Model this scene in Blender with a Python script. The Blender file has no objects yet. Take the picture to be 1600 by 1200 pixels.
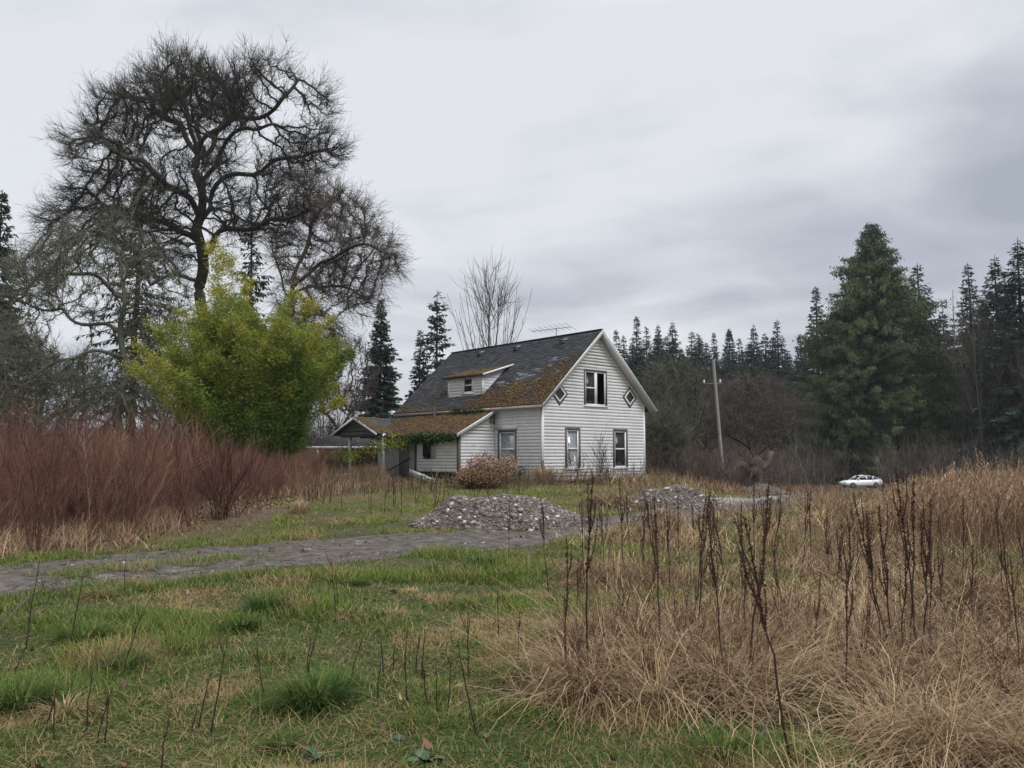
import bpy, math, random
import numpy as np
from mathutils import Vector, Matrix
R = math.radians
rng = np.random.default_rng(7)
random.seed(7)
sc = bpy.context.scene
COL = sc.collection
EYE = 1.65
F = 1240.0                      # focal length in pixels of the 1600 px wide photograph
PITCH = math.atan(110.0 / F)
cp, sp_ = math.cos(PITCH), math.sin(PITCH)

# ---------------------------------------------------------------- terrain
def sstep(a, b, x):
    t = np.clip((np.asarray(x, float) - a) / (b - a), 0, 1)
    return t * t * (3 - 2 * t)
def hash2(ix, iy, seed):
    n = (ix.astype(np.int64) * 374761393 + iy.astype(np.int64) * 668265263 + seed * 1442695041) & 0x7fffffff
    n = ((n ^ (n >> 13)) * 1274126177) & 0x7fffffff
    return ((n ^ (n >> 16)) & 0xffff) / 65535.0
def vnoise(x, y, s=1.0, seed=0):
    x = np.asarray(x, float) / s; y = np.asarray(y, float) / s
    ix = np.floor(x); iy = np.floor(y); fx = x - ix; fy = y - iy
    fx = fx * fx * (3 - 2 * fx); fy = fy * fy * (3 - 2 * fy)
    a = hash2(ix, iy, seed); b = hash2(ix + 1, iy, seed); c = hash2(ix, iy + 1, seed); d = hash2(ix + 1, iy + 1, seed)
    return (a * (1 - fx) + b * fx) * (1 - fy) + (c * (1 - fx) + d * fx) * fy
def fbm(x, y, s=1.0, seed=0, o=3):
    v = 0; amp = 0.5; tot = 0
    for i in range(o):
        v = v + amp * vnoise(x, y, s / 2 ** i, seed + i * 17); tot += amp; amp *= 0.5
    return v / tot
def H(x, y):
    x = np.asarray(x, float); y = np.asarray(y, float)
    k = x / np.maximum(y, 4)
    h = 0.46 * sstep(14, 29, y) * (1 - sstep(.19, .33, k))
    h = h - 2.15 * sstep(18, 95, y) * sstep(0.17, 0.32, k) * (x > 0)
    h = h - 0.6 * sstep(60, 140, y) * (1 - sstep(0.17, 0.32, k))
    rough = (1 - sstep(40, 80, y))
    h = h + rough * (0.10 * (fbm(x, y, 3.2, 5, 2) - 0.5) + 0.05 * (vnoise(x, y, 0.7, 9) - 0.5))
    return h
def ray(px, py):
    a = (px - 800) / F; b = (600 - py) / F
    return np.array([a, cp - sp_ * b, sp_ + cp * b])
def at(px, py, Y):
    d = ray(px, py); t = Y / d[1]
    return np.array([d[0] * t, Y, EYE + d[2] * t])
def xat(px, Y):                 # world x of picture column px at distance Y
    return (px - 800) / F * Y / cp * 1.0
def ground(px, py):
    d = ray(px, py); prev = 1.0
    t = 2.0
    while t < 400:
        if EYE + d[2] * t < float(H(d[0] * t, d[1] * t)):
            lo, hi = prev, t
            for _ in range(20):
                m = (lo + hi) / 2
                if EYE + d[2] * m < float(H(d[0] * m, d[1] * m)): hi = m
                else: lo = m
            t = hi; break
        prev = t; t *= 1.03
    return np.array([d[0] * t, d[1] * t, float(H(d[0] * t, d[1] * t))])
def gz(x, y): return float(H(x, y))

# ---------------------------------------------------------------- mesh builder
class MB:
    def __init__(s): s.v = []; s.q = []; s.t = []; s.tv = []; s.n = 0; s.uv = None
    def add(s, v, q=None, t=None, tint=0.5):
        v = np.asarray(v, float).reshape(-1, 3); s.v.append(v)
        if q is not None and len(q): s.q.append(np.asarray(q, np.int64).reshape(-1, 4) + s.n)
        if t is not None and len(t): s.t.append(np.asarray(t, np.int64).reshape(-1, 3) + s.n)
        s.tv.append(np.broadcast_to(np.asarray(tint, float), (len(v),)).copy()); s.n += len(v)
        return s
    def box(s, a, b, tint=0.5, M=None):
        (x0, y0, z0), (x1, y1, z1) = a, b
        v = np.array([(x0,y0,z0),(x1,y0,z0),(x1,y1,z0),(x0,y1,z0),(x0,y0,z1),(x1,y0,z1),(x1,y1,z1),(x0,y1,z1)], float)
        if M is not None: v = v @ np.asarray(M)[:3,:3].T + np.asarray(M)[:3,3]
        return s.add(v, [(3,2,1,0),(4,5,6,7),(0,1,5,4),(1,2,6,5),(2,3,7,6),(3,0,4,7)], tint=tint)
    def bar(s, a, b, w, h, up=(0,0,1), tint=0.5):
        a = np.asarray(a, float); b = np.asarray(b, float); d = b - a; L = np.linalg.norm(d); d = d / L
        sd = np.cross(d, up); sd /= max(np.linalg.norm(sd), 1e-9); u2 = np.cross(sd, d)
        v = [p + sd * i * w / 2 + u2 * j * h / 2 for p in (a, b) for i, j in ((-1,-1),(1,-1),(1,1),(-1,1))]
        return s.add(v, [(0,1,2,3),(7,6,5,4),(0,4,5,1),(1,5,6,2),(2,6,7,3),(3,7,4,0)], tint=tint)
    def prism(s, poly, d, tint=0.5):        # polygon (n,3) extruded by vector d
        p = np.asarray(poly, float); n = len(p); v = np.concatenate([p, p + np.asarray(d, float)])
        q = [(i, (i+1) % n, n + (i+1) % n, n + i) for i in range(n)]
        t = [(0, i+1, i) for i in range(1, n-1)] + [(n, n+i, n+i+1) for i in range(1, n-1)]
        return s.add(v, q, t, tint)
    def tubes(s, P, Rr, sides=4, tint=0.5):
        P = np.asarray(P, float); m, n, _ = P.shape; Rr = np.broadcast_to(np.asarray(Rr, float), (m, n))
        T = np.gradient(P, axis=1); T /= np.maximum(np.linalg.norm(T, axis=2, keepdims=True), 1e-9)
        mean = T.mean(1); ref = np.where((np.abs(mean[:, 2:3]) > 0.8), np.array([[1.0, 0.13, 0]]), np.array([[0, 0.1, 1.0]]))
        N = np.cross(T, ref[:, None, :]); N /= np.maximum(np.linalg.norm(N, axis=2, keepdims=True), 1e-9)
        B = np.cross(T, N)
        a = np.arange(sides) * 2 * math.pi / sides
        v = P[:, :, None, :] + Rr[:, :, None, None] * (np.cos(a)[None, None, :, None] * N[:, :, None, :] + np.sin(a)[None, None, :, None] * B[:, :, None, :])
        i = (np.arange(m) * n * sides)[:, None, None]; j = (np.arange(n - 1) * sides)[None, :, None]; k = np.arange(sides)[None, None, :]
        k2 = (k + 1) % sides; b = i + j
        q = np.stack([b + k, b + k2, b + sides + k2, b + sides + k], -1)
        tt = np.asarray(tint, float)
        if tt.ndim == 1: tt = np.repeat(tt, n * sides)
        elif tt.ndim == 2: tt = np.repeat(tt.reshape(-1), sides)
        return s.add(v, q, tint=tt)
    def strips(s, P, W, side, tint=0.5):
        P = np.asarray(P, float); m, n, _ = P.shape; W = np.broadcast_to(np.asarray(W, float), (m, n))
        sd = np.asarray(side, float)
        if sd.ndim == 2: sd = sd[:, None, :]
        v = np.stack([P - sd * W[:, :, None] / 2, P + sd * W[:, :, None] / 2], 2)
        b = (np.arange(m) * n * 2)[:, None] + (np.arange(n - 1) * 2)[None, :]
        q = np.stack([b, b + 1, b + 3, b + 2], -1)
        tt = np.asarray(tint, float)
        if tt.ndim == 1: tt = np.repeat(tt, n * 2)
        elif tt.ndim == 2: tt = np.repeat(tt.reshape(-1), 2)
        return s.add(v, q, tint=tt)
    def leaves(s, c, a, b, tint=0.5):       # diamonds: base c, long axis a, half width b
        c, a, b = (np.asarray(x, float) for x in (c, a, b)); m = len(c)
        v = np.stack([c, c + a * .45 + b, c + a, c + a * .45 - b], 1)
        tt = np.asarray(tint, float)
        if tt.ndim == 1: tt = np.repeat(tt, 4)
        return s.add(v, np.arange(m * 4).reshape(m, 4), tint=tt)
    def blobs(s, c, r, tint=0.5, squash=None, seed=1):      # rough stones: irregular icosahedra
        c = np.asarray(c, float); m = len(c); g = np.random.default_rng(seed)
        ph = (1 + 5 ** .5) / 2
        I = np.array([(-1,ph,0),(1,ph,0),(-1,-ph,0),(1,-ph,0),(0,-1,ph),(0,1,ph),(0,-1,-ph),(0,1,-ph),(ph,0,-1),(ph,0,1),(-ph,0,-1),(-ph,0,1)], float); I /= np.linalg.norm(I[0])
        Fc = np.array([(0,11,5),(0,5,1),(0,1,7),(0,7,10),(0,10,11),(1,5,9),(5,11,4),(11,10,2),(10,7,6),(7,1,8),(3,9,4),(3,4,2),(3,2,6),(3,6,8),(3,8,9),(4,9,5),(2,4,11),(6,2,10),(8,6,7),(9,8,1)])
        v = I[None] * g.uniform(.7, 1.25, (m, 12, 1)) * g.uniform(.6, 1.2, (m, 1, 3))
        th = g.uniform(0, 6.28, m); co, si = np.cos(th), np.sin(th); ph2 = g.uniform(-.6, .6, m); c2, s2 = np.cos(ph2), np.sin(ph2)
        x, y, z = v[..., 0], v[..., 1], v[..., 2]
        x, z = x * c2[:, None] - z * s2[:, None], x * s2[:, None] + z * c2[:, None]
        x, y = x * co[:, None] - y * si[:, None], x * si[:, None] + y * co[:, None]
        v = np.stack([x, y, z], -1) * np.asarray(r, float).reshape(-1, 1, 1)
        if squash: v[..., 2] *= squash
        v = v + c[:, None]
        t = Fc[None] + (np.arange(m) * 12)[:, None, None]
        tt = np.asarray(tint, float)
        if tt.ndim == 1: tt = np.repeat(tt, 12)
        return s.add(v, None, t, tt)
    def build(s, name, mat, parent=None, smooth=False, kind=None, label=None, world=True):
        me = bpy.data.meshes.new(name)
        V = np.concatenate(s.v); me.vertices.add(len(V)); me.vertices.foreach_set('co', V.astype(np.float32).ravel())
        Q = np.concatenate(s.q) if s.q else np.zeros((0, 4), np.int64); T = np.concatenate(s.t) if s.t else np.zeros((0, 3), np.int64)
        me.loops.add(Q.size + T.size); me.loops.foreach_set('vertex_index', np.concatenate([Q.ravel(), T.ravel()]).astype(np.int32))
        me.polygons.add(len(Q) + len(T))
        me.polygons.foreach_set('loop_start', np.concatenate([np.arange(len(Q)) * 4, Q.size + np.arange(len(T)) * 3]).astype(np.int32))
        if smooth: me.polygons.foreach_set('use_smooth', np.ones(len(Q) + len(T), bool))
        me.update(calc_edges=True)
        a = me.attributes.new('tint', 'FLOAT', 'POINT'); a.data.foreach_set('value', np.concatenate(s.tv).astype(np.float32))
        me.materials.append(mat)
        o = bpy.data.objects.new(name, me); COL.objects.link(o)
        if parent is not None:
            o.parent = parent
            if world:
                root = parent
                while root.parent is not None: root = root.parent
                if root is parent: o.matrix_parent_inverse = Matrix.Translation(-parent.location)
        if kind: o['kind'] = kind
        if label: o['label'] = label
        return o

def thing(name, label, cat, loc=(0,0,0), rz=0.0, group=None):
    o = bpy.data.objects.new(name, None); COL.objects.link(o); o.empty_display_size = 0.2
    o.location = Vector([float(t) for t in loc]); o.rotation_euler = (0, 0, rz); tag(o, label, cat, group); return o
def tag(o, label, cat, group=None):
    o['label'] = label; o['category'] = cat
    if group: o['group'] = group
    return o
def dup(root, loc, rz=0.0, s=1.0, label=None, group=None):
    r = root.copy(); COL.objects.link(r); r.location = Vector([float(t) for t in loc]); r.rotation_euler = (0, 0, rz)
    r.scale = (s, s, s) if not isinstance(s, tuple) else s
    if label: r['label'] = label
    if group: r['group'] = group
    for ch in list(root.children):
        c = ch.copy(); COL.objects.link(c); c.parent = r; c.matrix_parent_inverse = ch.matrix_parent_inverse.copy()
        for g in ch.children:
            d = g.copy(); COL.objects.link(d); d.parent = c
    return r
def unit(v): return v / np.maximum(np.linalg.norm(v, axis=-1, keepdims=True), 1e-9)
def rdir(m, g=rng): return unit(g.normal(size=(m, 3)))

# ---------------------------------------------------------------- materials
def M_(name):
    m = bpy.data.materials.new(name); m.use_nodes = True; nt = m.node_tree; nt.nodes.clear()
    out = nt.nodes.new('ShaderNodeOutputMaterial'); b = nt.nodes.new('ShaderNodeBsdfPrincipled'); nt.links.new(b.outputs[0], out.inputs[0])
    b.inputs['Roughness'].default_value = .85; b.inputs['Specular IOR Level'].default_value = .2
    return m, nt, b, out
def N(nt, t, **kw):
    n = nt.nodes.new(t)
    for k, v in kw.items():
        if hasattr(n, k): setattr(n, k, v)
        else: n.inputs[k].default_value = v
    return n
def ramp(nt, stops, src=None):
    r = nt.nodes.new('ShaderNodeValToRGB'); e = r.color_ramp.elements
    while len(e) < len(stops): e.new(0.5)
    for el, (p, c) in zip(e, stops): el.position = p; el.color = (*c, 1) if len(c) == 3 else c
    if src is not None: nt.links.new(src, r.inputs[0])
    return r
def mixc(nt, fac, a, b, mode='MIX'):
    m = nt.nodes.new('ShaderNodeMix'); m.data_type = 'RGBA'; m.blend_type = mode
    for sock, val in ((m.inputs[0], fac), (m.inputs[6], a), (m.inputs[7], b)):
        if hasattr(val, 'links'): nt.links.new(val, sock)
        elif isinstance(val, (int, float)): sock.default_value = val
        else: sock.default_value = (*val, 1)
    return m.outputs[2]
def math_(nt, op, a, b=None, clamp=False):
    m = nt.nodes.new('ShaderNodeMath'); m.operation = op; m.use_clamp = clamp
    for s, v in zip(m.inputs, (a, b)):
        if v is None: continue
        if hasattr(v, 'links'): nt.links.new(v, s)
        else: s.default_value = v
    return m.outputs[0]
def noise(nt, scale, detail=4, rough=.6, vec=None, dist=0.0):
    n = nt.nodes.new('ShaderNodeTexNoise'); n.inputs['Scale'].default_value = scale; n.inputs['Detail'].default_value = detail
    n.inputs['Roughness'].default_value = rough; n.inputs['Distortion'].default_value = dist
    if vec is not None: nt.links.new(vec, n.inputs['Vector'])
    return n.outputs[0]
def objco(nt): return nt.nodes.new('ShaderNodeTexCoord').outputs['Object']
def pos(nt): return nt.nodes.new('ShaderNodeNewGeometry').outputs['Position']
def scaled(nt, v, s):
    m = nt.nodes.new('ShaderNodeMapping'); m.inputs['Scale'].default_value = s; nt.links.new(v, m.inputs[0]); return m.outputs[0]
def tintmat(name, stops, transl=0.0, rough=.8, nscale=None, namp=.35, spec=.2):
    m, nt, b, out = M_(name)
    a = nt.nodes.new('ShaderNodeAttribute'); a.attribute_name = 'tint'
    r = ramp(nt, stops, a.outputs['Fac']); c = r.outputs[0]
    if nscale:
        n = noise(nt, nscale, 3, .6, pos(nt))
        v = math_(nt, 'ADD', math_(nt, 'MULTIPLY', n, 2 * namp), 1 - namp)
        cc = nt.nodes.new('ShaderNodeVectorMath'); cc.operation = 'SCALE'; nt.links.new(c, cc.inputs[0]); nt.links.new(v, cc.inputs['Scale']); c = cc.outputs[0]
    nt.links.new(c, b.inputs['Base Color']); b.inputs['Roughness'].default_value = rough; b.inputs['Specular IOR Level'].default_value = spec
    if transl:
        t = nt.nodes.new('ShaderNodeBsdfTranslucent'); nt.links.new(c, t.inputs[0]); mx = nt.nodes.new('ShaderNodeMixShader'); mx.inputs[0].default_value = transl
        nt.links.new(b.outputs[0], mx.inputs[1]); nt.links.new(t.outputs[0], mx.inputs[2]); nt.links.new(mx.outputs[0], out.inputs[0])
    return m
def bumpto(nt, b, h, s=.3, d=.02):
    n = nt.nodes.new('ShaderNodeBump'); n.inputs['Strength'].default_value = s; n.inputs['Distance'].default_value = d
    nt.links.new(h, n.inputs['Height']); nt.links.new(n.outputs[0], b.inputs['Normal'])

MT = {}
# grass: 0 dark green .. .5 bright/yellow green .. .75 straw .. 1 brown
MT['grass'] = tintmat('grass blades', [(0,(.024,.052,.014)),(.28,(.064,.112,.022)),(.5,(.135,.182,.030)),(.62,(.215,.175,.06)),(.8,(.30,.22,.11)),(1,(.12,.075,.045))], .25, nscale=.9, namp=.3)
MT['straw'] = tintmat('dry straw', [(0,(.055,.036,.024)),(.3,(.165,.108,.060)),(.65,(.310,.215,.118)),(1,(.52,.405,.25))], .2, nscale=1.2, namp=.25)
MT['tallstraw'] = tintmat('tall dry grass', [(0,(.065,.040,.027)),(.4,(.180,.108,.064)),(.75,(.30,.205,.122)),(1,(.47,.37,.245))], .2, nscale=.8, namp=.3)
MT['redstem'] = tintmat('red brush stems', [(0,(.040,.026,.022)),(.4,(.118,.053,.040)),(.75,(.185,.092,.064)),(1,(.30,.21,.155))], .1, nscale=.5, namp=.3)
MT['dock'] = tintmat('dock stalk', [(0,(.020,.012,.010)),(.35,(.044,.024,.017)),(.6,(.080,.040,.027)),(1,(.15,.078,.050))], nscale=8)
MT['leaflitter'] = tintmat('fallen leaves', [(0,(.065,.040,.028)),(.5,(.17,.10,.066)),(1,(.33,.235,.165))], .1)
MT['bark'] = tintmat('dark mossy bark', [(0,(.016,.014,.012)),(.5,(.034,.031,.024)),(.8,(.052,.056,.028)),(1,(.10,.09,.072))], nscale=2.2, namp=.5)
MT['lichenbark'] = tintmat('lichen grey bark', [(0,(.035,.032,.026)),(.5,(.075,.075,.054)),(.85,(.115,.125,.08)),(1,(.17,.175,.13))], nscale=2.5, namp=.45)
MT['greybark'] = tintmat('grey brown twigs', [(0,(.028,.022,.019)),(.5,(.068,.052,.042)),(1,(.165,.14,.118))], nscale=.3, namp=.4)
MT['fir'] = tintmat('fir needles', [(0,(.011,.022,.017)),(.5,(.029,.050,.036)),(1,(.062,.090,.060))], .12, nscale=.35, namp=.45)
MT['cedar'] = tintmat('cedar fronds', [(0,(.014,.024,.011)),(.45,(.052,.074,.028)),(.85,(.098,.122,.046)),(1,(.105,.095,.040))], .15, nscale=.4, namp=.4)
MT['bamboo'] = tintmat('bamboo leaves', [(0,(.022,.052,.012)),(.4,(.078,.140,.022)),(.75,(.185,.215,.036)),(1,(.32,.295,.050))], .3, nscale=.7, namp=.25)
MT['culm'] = tintmat('bamboo culms', [(0,(.05,.06,.02)),(1,(.16,.16,.05))])
MT['ivy'] = tintmat('ivy leaves', [(0,(.012,.028,.010)),(.5,(.032,.062,.020)),(1,(.075,.11,.035))], .15, rough=.55)
MT['vine'] = tintmat('yellow green vine', [(0,(.05,.085,.018)),(.5,(.17,.20,.035)),(1,(.30,.29,.05))], .3)
MT['moss'] = tintmat('roof moss', [(0,(.038,.029,.021)),(.35,(.084,.049,.023)),(.6,(.122,.066,.026)),(.8,(.098,.080,.028)),(1,(.060,.075,.026))], nscale=1.8, namp=.35)
MT['weedstem'] = tintmat('brown weed stems', [(0,(.032,.022,.016)),(.5,(.105,.070,.045)),(1,(.25,.18,.11))], nscale=.6, namp=.3)
MT['stone'] = tintmat('gravel stones', [(0,(.045,.036,.031)),(.45,(.112,.094,.082)),(.85,(.195,.172,.155)),(1,(.44,.42,.39))], nscale=14, namp=.25)

def simple(name, col, rough=.7, nscale=6, namp=.2, spec=.3, metallic=0, bump=0):
    m, nt, b, out = M_(name)
    n = noise(nt, nscale, 5, .65, objco(nt)); v = math_(nt, 'ADD', math_(nt, 'MULTIPLY', n, 2 * namp), 1 - namp)
    cc = N(nt, 'ShaderNodeVectorMath', operation='SCALE'); cc.inputs[0].default_value = col; nt.links.new(v, cc.inputs['Scale'])
    nt.links.new(cc.outputs[0], b.inputs['Base Color']); b.inputs['Roughness'].default_value = rough; b.inputs['Specular IOR Level'].default_value = spec; b.inputs['Metallic'].default_value = metallic
    if bump: bumpto(nt, b, n, bump, .01)
    return m
MT['trim'] = simple('weathered white trim', (.58,.59,.60), .6, 9, .3)
MT['barewood'] = simple('bare brown wood', (.092,.074,.064), .85, 12, .45)
MT['greyboard'] = simple('grey painted boards', (.44,.45,.465), .7, 4, .25)
MT['greygable'] = simple('grey gable boards', (.155,.16,.175), .75, 4, .2)
MT['shadeblack'] = simple('near black fittings and painted shade', (.015,.013,.012), .9)  # near-black of dark fittings, and of the shade painted under the lean-to
MT['blind'] = simple('white window blind', (.62,.63,.65), .8, 1.5, .12)
MT['metal'] = simple('dull metal', (.13,.13,.14), .6, 20, .2, .5, .6)
MT['pole'] = simple('weathered pole wood', (.19,.18,.17), .9, 3, .35, .2, 0, .4)
MT['wire'] = simple('dark cable', (.03,.03,.035), .7)
MT['carpaint'] = simple('white car paint', (.72,.74,.77), .25, 2, .04, .5)
MT['carglass'] = simple('tinted car glass', (.012,.014,.018), .08, 2, .05, .5)
MT['tyre'] = simple('black tyre', (.015,.015,.016), .8)
MT['redlight'] = simple('red lamp lens', (.35,.02,.02), .2)
MT['clearlight'] = simple('clear lamp lens', (.5,.52,.55), .15)
MT['tarp'] = simple('white crumpled sheet', (.6,.63,.66), .5, 7, .2)
MT['shedwall'] = simple('shed wall boards', (.14,.10,.085), .85, 3, .3)
MT['shedroof'] = simple('dark shed roofing', (.062,.064,.07), .85, 9, .3)
MT['paleboard'] = simple('silvery weathered board', (.27,.24,.22), .85, 10, .3)
MT['broadleaf'] = tintmat('broad weed leaves', [(0,(.025,.05,.028)),(1,(.075,.12,.06))], .1, rough=.5)
MT['stump'] = simple('torn stump wood', (.085,.068,.055), .9, 7, .5, .1, 0, .6)

def glass_mat():
    m, nt, b, out = M_('old window glass')
    n = noise(nt, 1.3, 2, .5, objco(nt)); b.inputs['Roughness'].default_value = .09
    r = ramp(nt, [(.3,(.010,.011,.013)),(.75,(.035,.038,.042))], n); nt.links.new(r.outputs[0], b.inputs['Base Color'])
    b.inputs['Specular IOR Level'].default_value = .22; bumpto(nt, b, noise(nt, 2.5, 1, .5, objco(nt)), .06, .02)
    return m
MT['glass'] = glass_mat()
def siding_mat():
    m, nt, b, out = M_('weathered white lap siding')
    a = nt.nodes.new('ShaderNodeAttribute'); a.attribute_name = 'tint'
    base = ramp(nt, [(0,(.66,.67,.69)),(.5,(.745,.755,.775)),(1,(.80,.81,.825))], a.outputs['Fac']).outputs[0]
    o = objco(nt)
    g = noise(nt, 1.1, 5, .65, scaled(nt, o, (1,1,.5)))
    dirt = ramp(nt, [(.42,(0,0,0)),(.75,(1,1,1))], g).outputs[0]
    c = mixc(nt, math_(nt, 'MULTIPLY', dirt, .42), base, (.50,.495,.485))
    fine = noise(nt, 7, 4, .7, scaled(nt, o, (.45,.45,2.2)))
    chip = ramp(nt, [(.635,(0,0,0)),(.675,(1,1,1))], fine).outputs[0]
    sep = nt.nodes.new('ShaderNodeSeparateXYZ'); nt.links.new(o, sep.inputs[0])
    c = mixc(nt, chip, c, (.16,.13,.11))
    c2 = ramp(nt, [(.60,(0,0,0)),(.66,(1,1,1))], noise(nt, 5, 6, .75, scaled(nt, o, (.5,.5,1.6)))).outputs[0]
    low = math_(nt, 'SUBTRACT', 1.0, math_(nt, 'MULTIPLY', sep.outputs[2], .55), True)
    c = mixc(nt, math_(nt, 'MULTIPLY', c2, math_(nt, 'ADD', math_(nt, 'MULTIPLY', low, .75), .12)), c, (.24,.21,.18))
    nt.links.new(c, b.inputs['Base Color']); b.inputs['Roughness'].default_value = .6
    return m
MT['siding'] = siding_mat()
def shingle_mat():
    m, nt, b, out = M_('old grey shingles with moss stain')
    a = nt.nodes.new('ShaderNodeAttribute'); a.attribute_name = 'tint'
    o = objco(nt)
    c = ramp(nt, [(0,(.028,.031,.037)),(.5,(.060,.065,.076)),(.85,(.105,.112,.124)),(1,(.23,.24,.255))], a.outputs['Fac']).outputs[0]
    n = noise(nt, 2.2, 5, .7, o)
    c = mixc(nt, ramp(nt, [(.48,(0,0,0)),(.62,(.7,.7,.7))], n).outputs[0], c, (.062,.052,.038))
    fl = ramp(nt, [(.66,(0,0,0)),(.70,(1,1,1))], noise(nt, 9, 3, .7, o)).outputs[0]
    c = mixc(nt, math_(nt, 'MULTIPLY', fl, .6), c, (.20,.205,.21))
    nt.links.new(c, b.inputs['Base Color']); b.inputs['Roughness'].default_value = .85; bumpto(nt, b, noise(nt, 30, 3, .6, o), .4, .01)
    return m
MT['shingle'] = shingle_mat()
def ground_mat():
    m, nt, b, out = M_('grassy soil'); p = pos(nt)
    a = nt.nodes.new('ShaderNodeAttribute'); a.attribute_name = 'tint'       # 0 turf, .5 moss, 1 litter
    n1 = noise(nt, .8, 6, .65, p); n2 = noise(nt, 9, 5, .7, p)
    turf = ramp(nt, [(.3,(.034,.032,.016)),(.5,(.062,.070,.022)),(.68,(.105,.085,.045))], n1).outputs[0]
    moss = ramp(nt, [(.34,(.075,.060,.030)),(.5,(.085,.080,.022)),(.68,(.135,.118,.032))], n1).outputs[0]
    lit = ramp(nt, [(.3,(.055,.035,.026)),(.6,(.13,.082,.058)),(.75,(.2,.14,.10))], n2).outputs[0]
    f1 = ramp(nt, [(.1,(0,0,0)),(.5,(1,1,1))], a.outputs['Fac']).outputs[0]; f2 = ramp(nt, [(.5,(0,0,0)),(.95,(1,1,1))], a.outputs['Fac']).outputs[0]
    c = mixc(nt, f2, mixc(nt, f1, turf, moss), lit)
    c = mixc(nt, ramp(nt, [(.35,(.5,.5,.5)),(.65,(1,1,1))], n2).outputs[0], (.03,.026,.018), c)
    nt.links.new(c, b.inputs['Base Color']); bumpto(nt, b, n2, .8, .05); return m
MT['ground'] = ground_mat()
def drive_mat():
    m, nt, b, out = M_('muddy gravel drive'); p = pos(nt)
    a = nt.nodes.new('ShaderNodeAttribute'); a.attribute_name = 'tint'       # 0 mud .. 1 pale gravel
    n1 = noise(nt, 1.6, 6, .75, p); v = N(nt, 'ShaderNodeTexVoronoi'); v.inputs['Scale'].default_value = 34; nt.links.new(p, v.inputs['Vector'])
    sp = nt.nodes.new('ShaderNodeSeparateColor'); nt.links.new(v.outputs['Color'], sp.inputs[0])
    grav = ramp(nt, [(0,(.095,.092,.088)),(.6,(.18,.178,.174)),(.9,(.28,.28,.275)),(1,(.45,.45,.44))], sp.outputs[0]).outputs[0]
    mud = ramp(nt, [(.36,(.026,.021,.017)),(.50,(.070,.059,.049)),(.72,(.125,.108,.092))], noise(nt, 5, 5, .7, p)).outputs[0]
    f = math_(nt, 'ADD', a.outputs['Fac'], math_(nt, 'MULTIPLY', math_(nt, 'SUBTRACT', n1, .5), 2.0), True)
    c = mixc(nt, ramp(nt, [(.3,(0,0,0)),(.6,(1,1,1))], f).outputs[0], mud, grav)
    nt.links.new(c, b.inputs['Base Color']); bumpto(nt, b, v.outputs['Distance'], .35, .012); b.inputs['Roughness'].default_value = .7; return m
MT['drive'] = drive_mat()

# ---------------------------------------------------------------- camera, sky, sun
cam = bpy.data.cameras.new('camera'); co = bpy.data.objects.new('camera', cam); COL.objects.link(co)
co.location = (0, 0, EYE); co.rotation_euler = (math.pi / 2 + PITCH, 0, 0)
cam.sensor_width = 36; cam.lens = 36 * F / 1600; cam.clip_end = 4000; cam.clip_start = .05
sc.camera = co
w = bpy.data.worlds.new('World'); sc.world = w; w.use_nodes = True; nt = w.node_tree; nt.nodes.clear()
wo = nt.nodes.new('ShaderNodeOutputWorld'); bg = nt.nodes.new('ShaderNodeBackground'); nt.links.new(bg.outputs[0], wo.inputs[0])
sky = nt.nodes.new('ShaderNodeTexSky'); sky.sky_type = 'NISHITA'; sky.sun_disc = False; sky.sun_elevation = R(44); sky.sun_rotation = R(142); sky.dust_density = 4
tc = nt.nodes.new('ShaderNodeTexCoord').outputs['Generated']
sx = nt.nodes.new('ShaderNodeSeparateXYZ'); nt.links.new(tc, sx.inputs[0])
zc = math_(nt, 'ADD', math_(nt, 'MAXIMUM', sx.outputs[2], 0.0), .22)
cx = nt.nodes.new('ShaderNodeCombineXYZ'); nt.links.new(math_(nt, 'DIVIDE', sx.outputs[0], zc), cx.inputs[0]); nt.links.new(math_(nt, 'DIVIDE', sx.outputs[1], zc), cx.inputs[1])
mp = nt.nodes.new('ShaderNodeMapping'); mp.inputs['Location'].default_value = (3.9, 1.2, 0); mp.inputs['Scale'].default_value = (.75, 1.0, 1); nt.links.new(cx.outputs[0], mp.inputs[0])
c1 = noise(nt, .85, 7, .52, mp.outputs[0], .6)
c2 = noise(nt, 3.2, 5, .5, mp.outputs[0], .4)
side = math_(nt, 'MULTIPLY', sx.outputs[0], -.14)
cf = math_(nt, 'ADD', math_(nt, 'ADD', math_(nt, 'MULTIPLY', c1, .85), math_(nt, 'MULTIPLY', c2, .30)), side)
cl = ramp(nt, [(.36,(2.4,2.58,2.96)),(.45,(3.0,3.16,3.52)),(.53,(3.75,3.90,4.20)),(.63,(4.6,4.72,4.94))], cf).outputs[0]
up = math_(nt, 'ADD', 1.0, math_(nt, 'MULTIPLY', math_(nt, 'MAXIMUM', math_(nt, 'SUBTRACT', sx.outputs[2], .5), 0.0), 4.2))
sv = N(nt, 'ShaderNodeVectorMath', operation='SCALE'); nt.links.new(cl, sv.inputs[0]); nt.links.new(up, sv.inputs['Scale'])
fin = mixc(nt, .93, sky.outputs[0], sv.outputs[0]); nt.links.new(fin, bg.inputs[0]); bg.inputs[1].default_value = .1
sl = bpy.data.lights.new('sun', 'SUN'); sl.energy = 1.5; sl.angle = R(28); sl.color = (1, .995, .985); so = bpy.data.objects.new('sun', sl); COL.objects.link(so)
sd = Vector((.43, -.56, .70)).normalized(); so.rotation_euler = sd.to_track_quat('Z', 'Y').to_euler()
sc.view_settings.view_transform = 'Standard'; sc.view_settings.look = 'None'; sc.view_settings.exposure = .80
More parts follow.
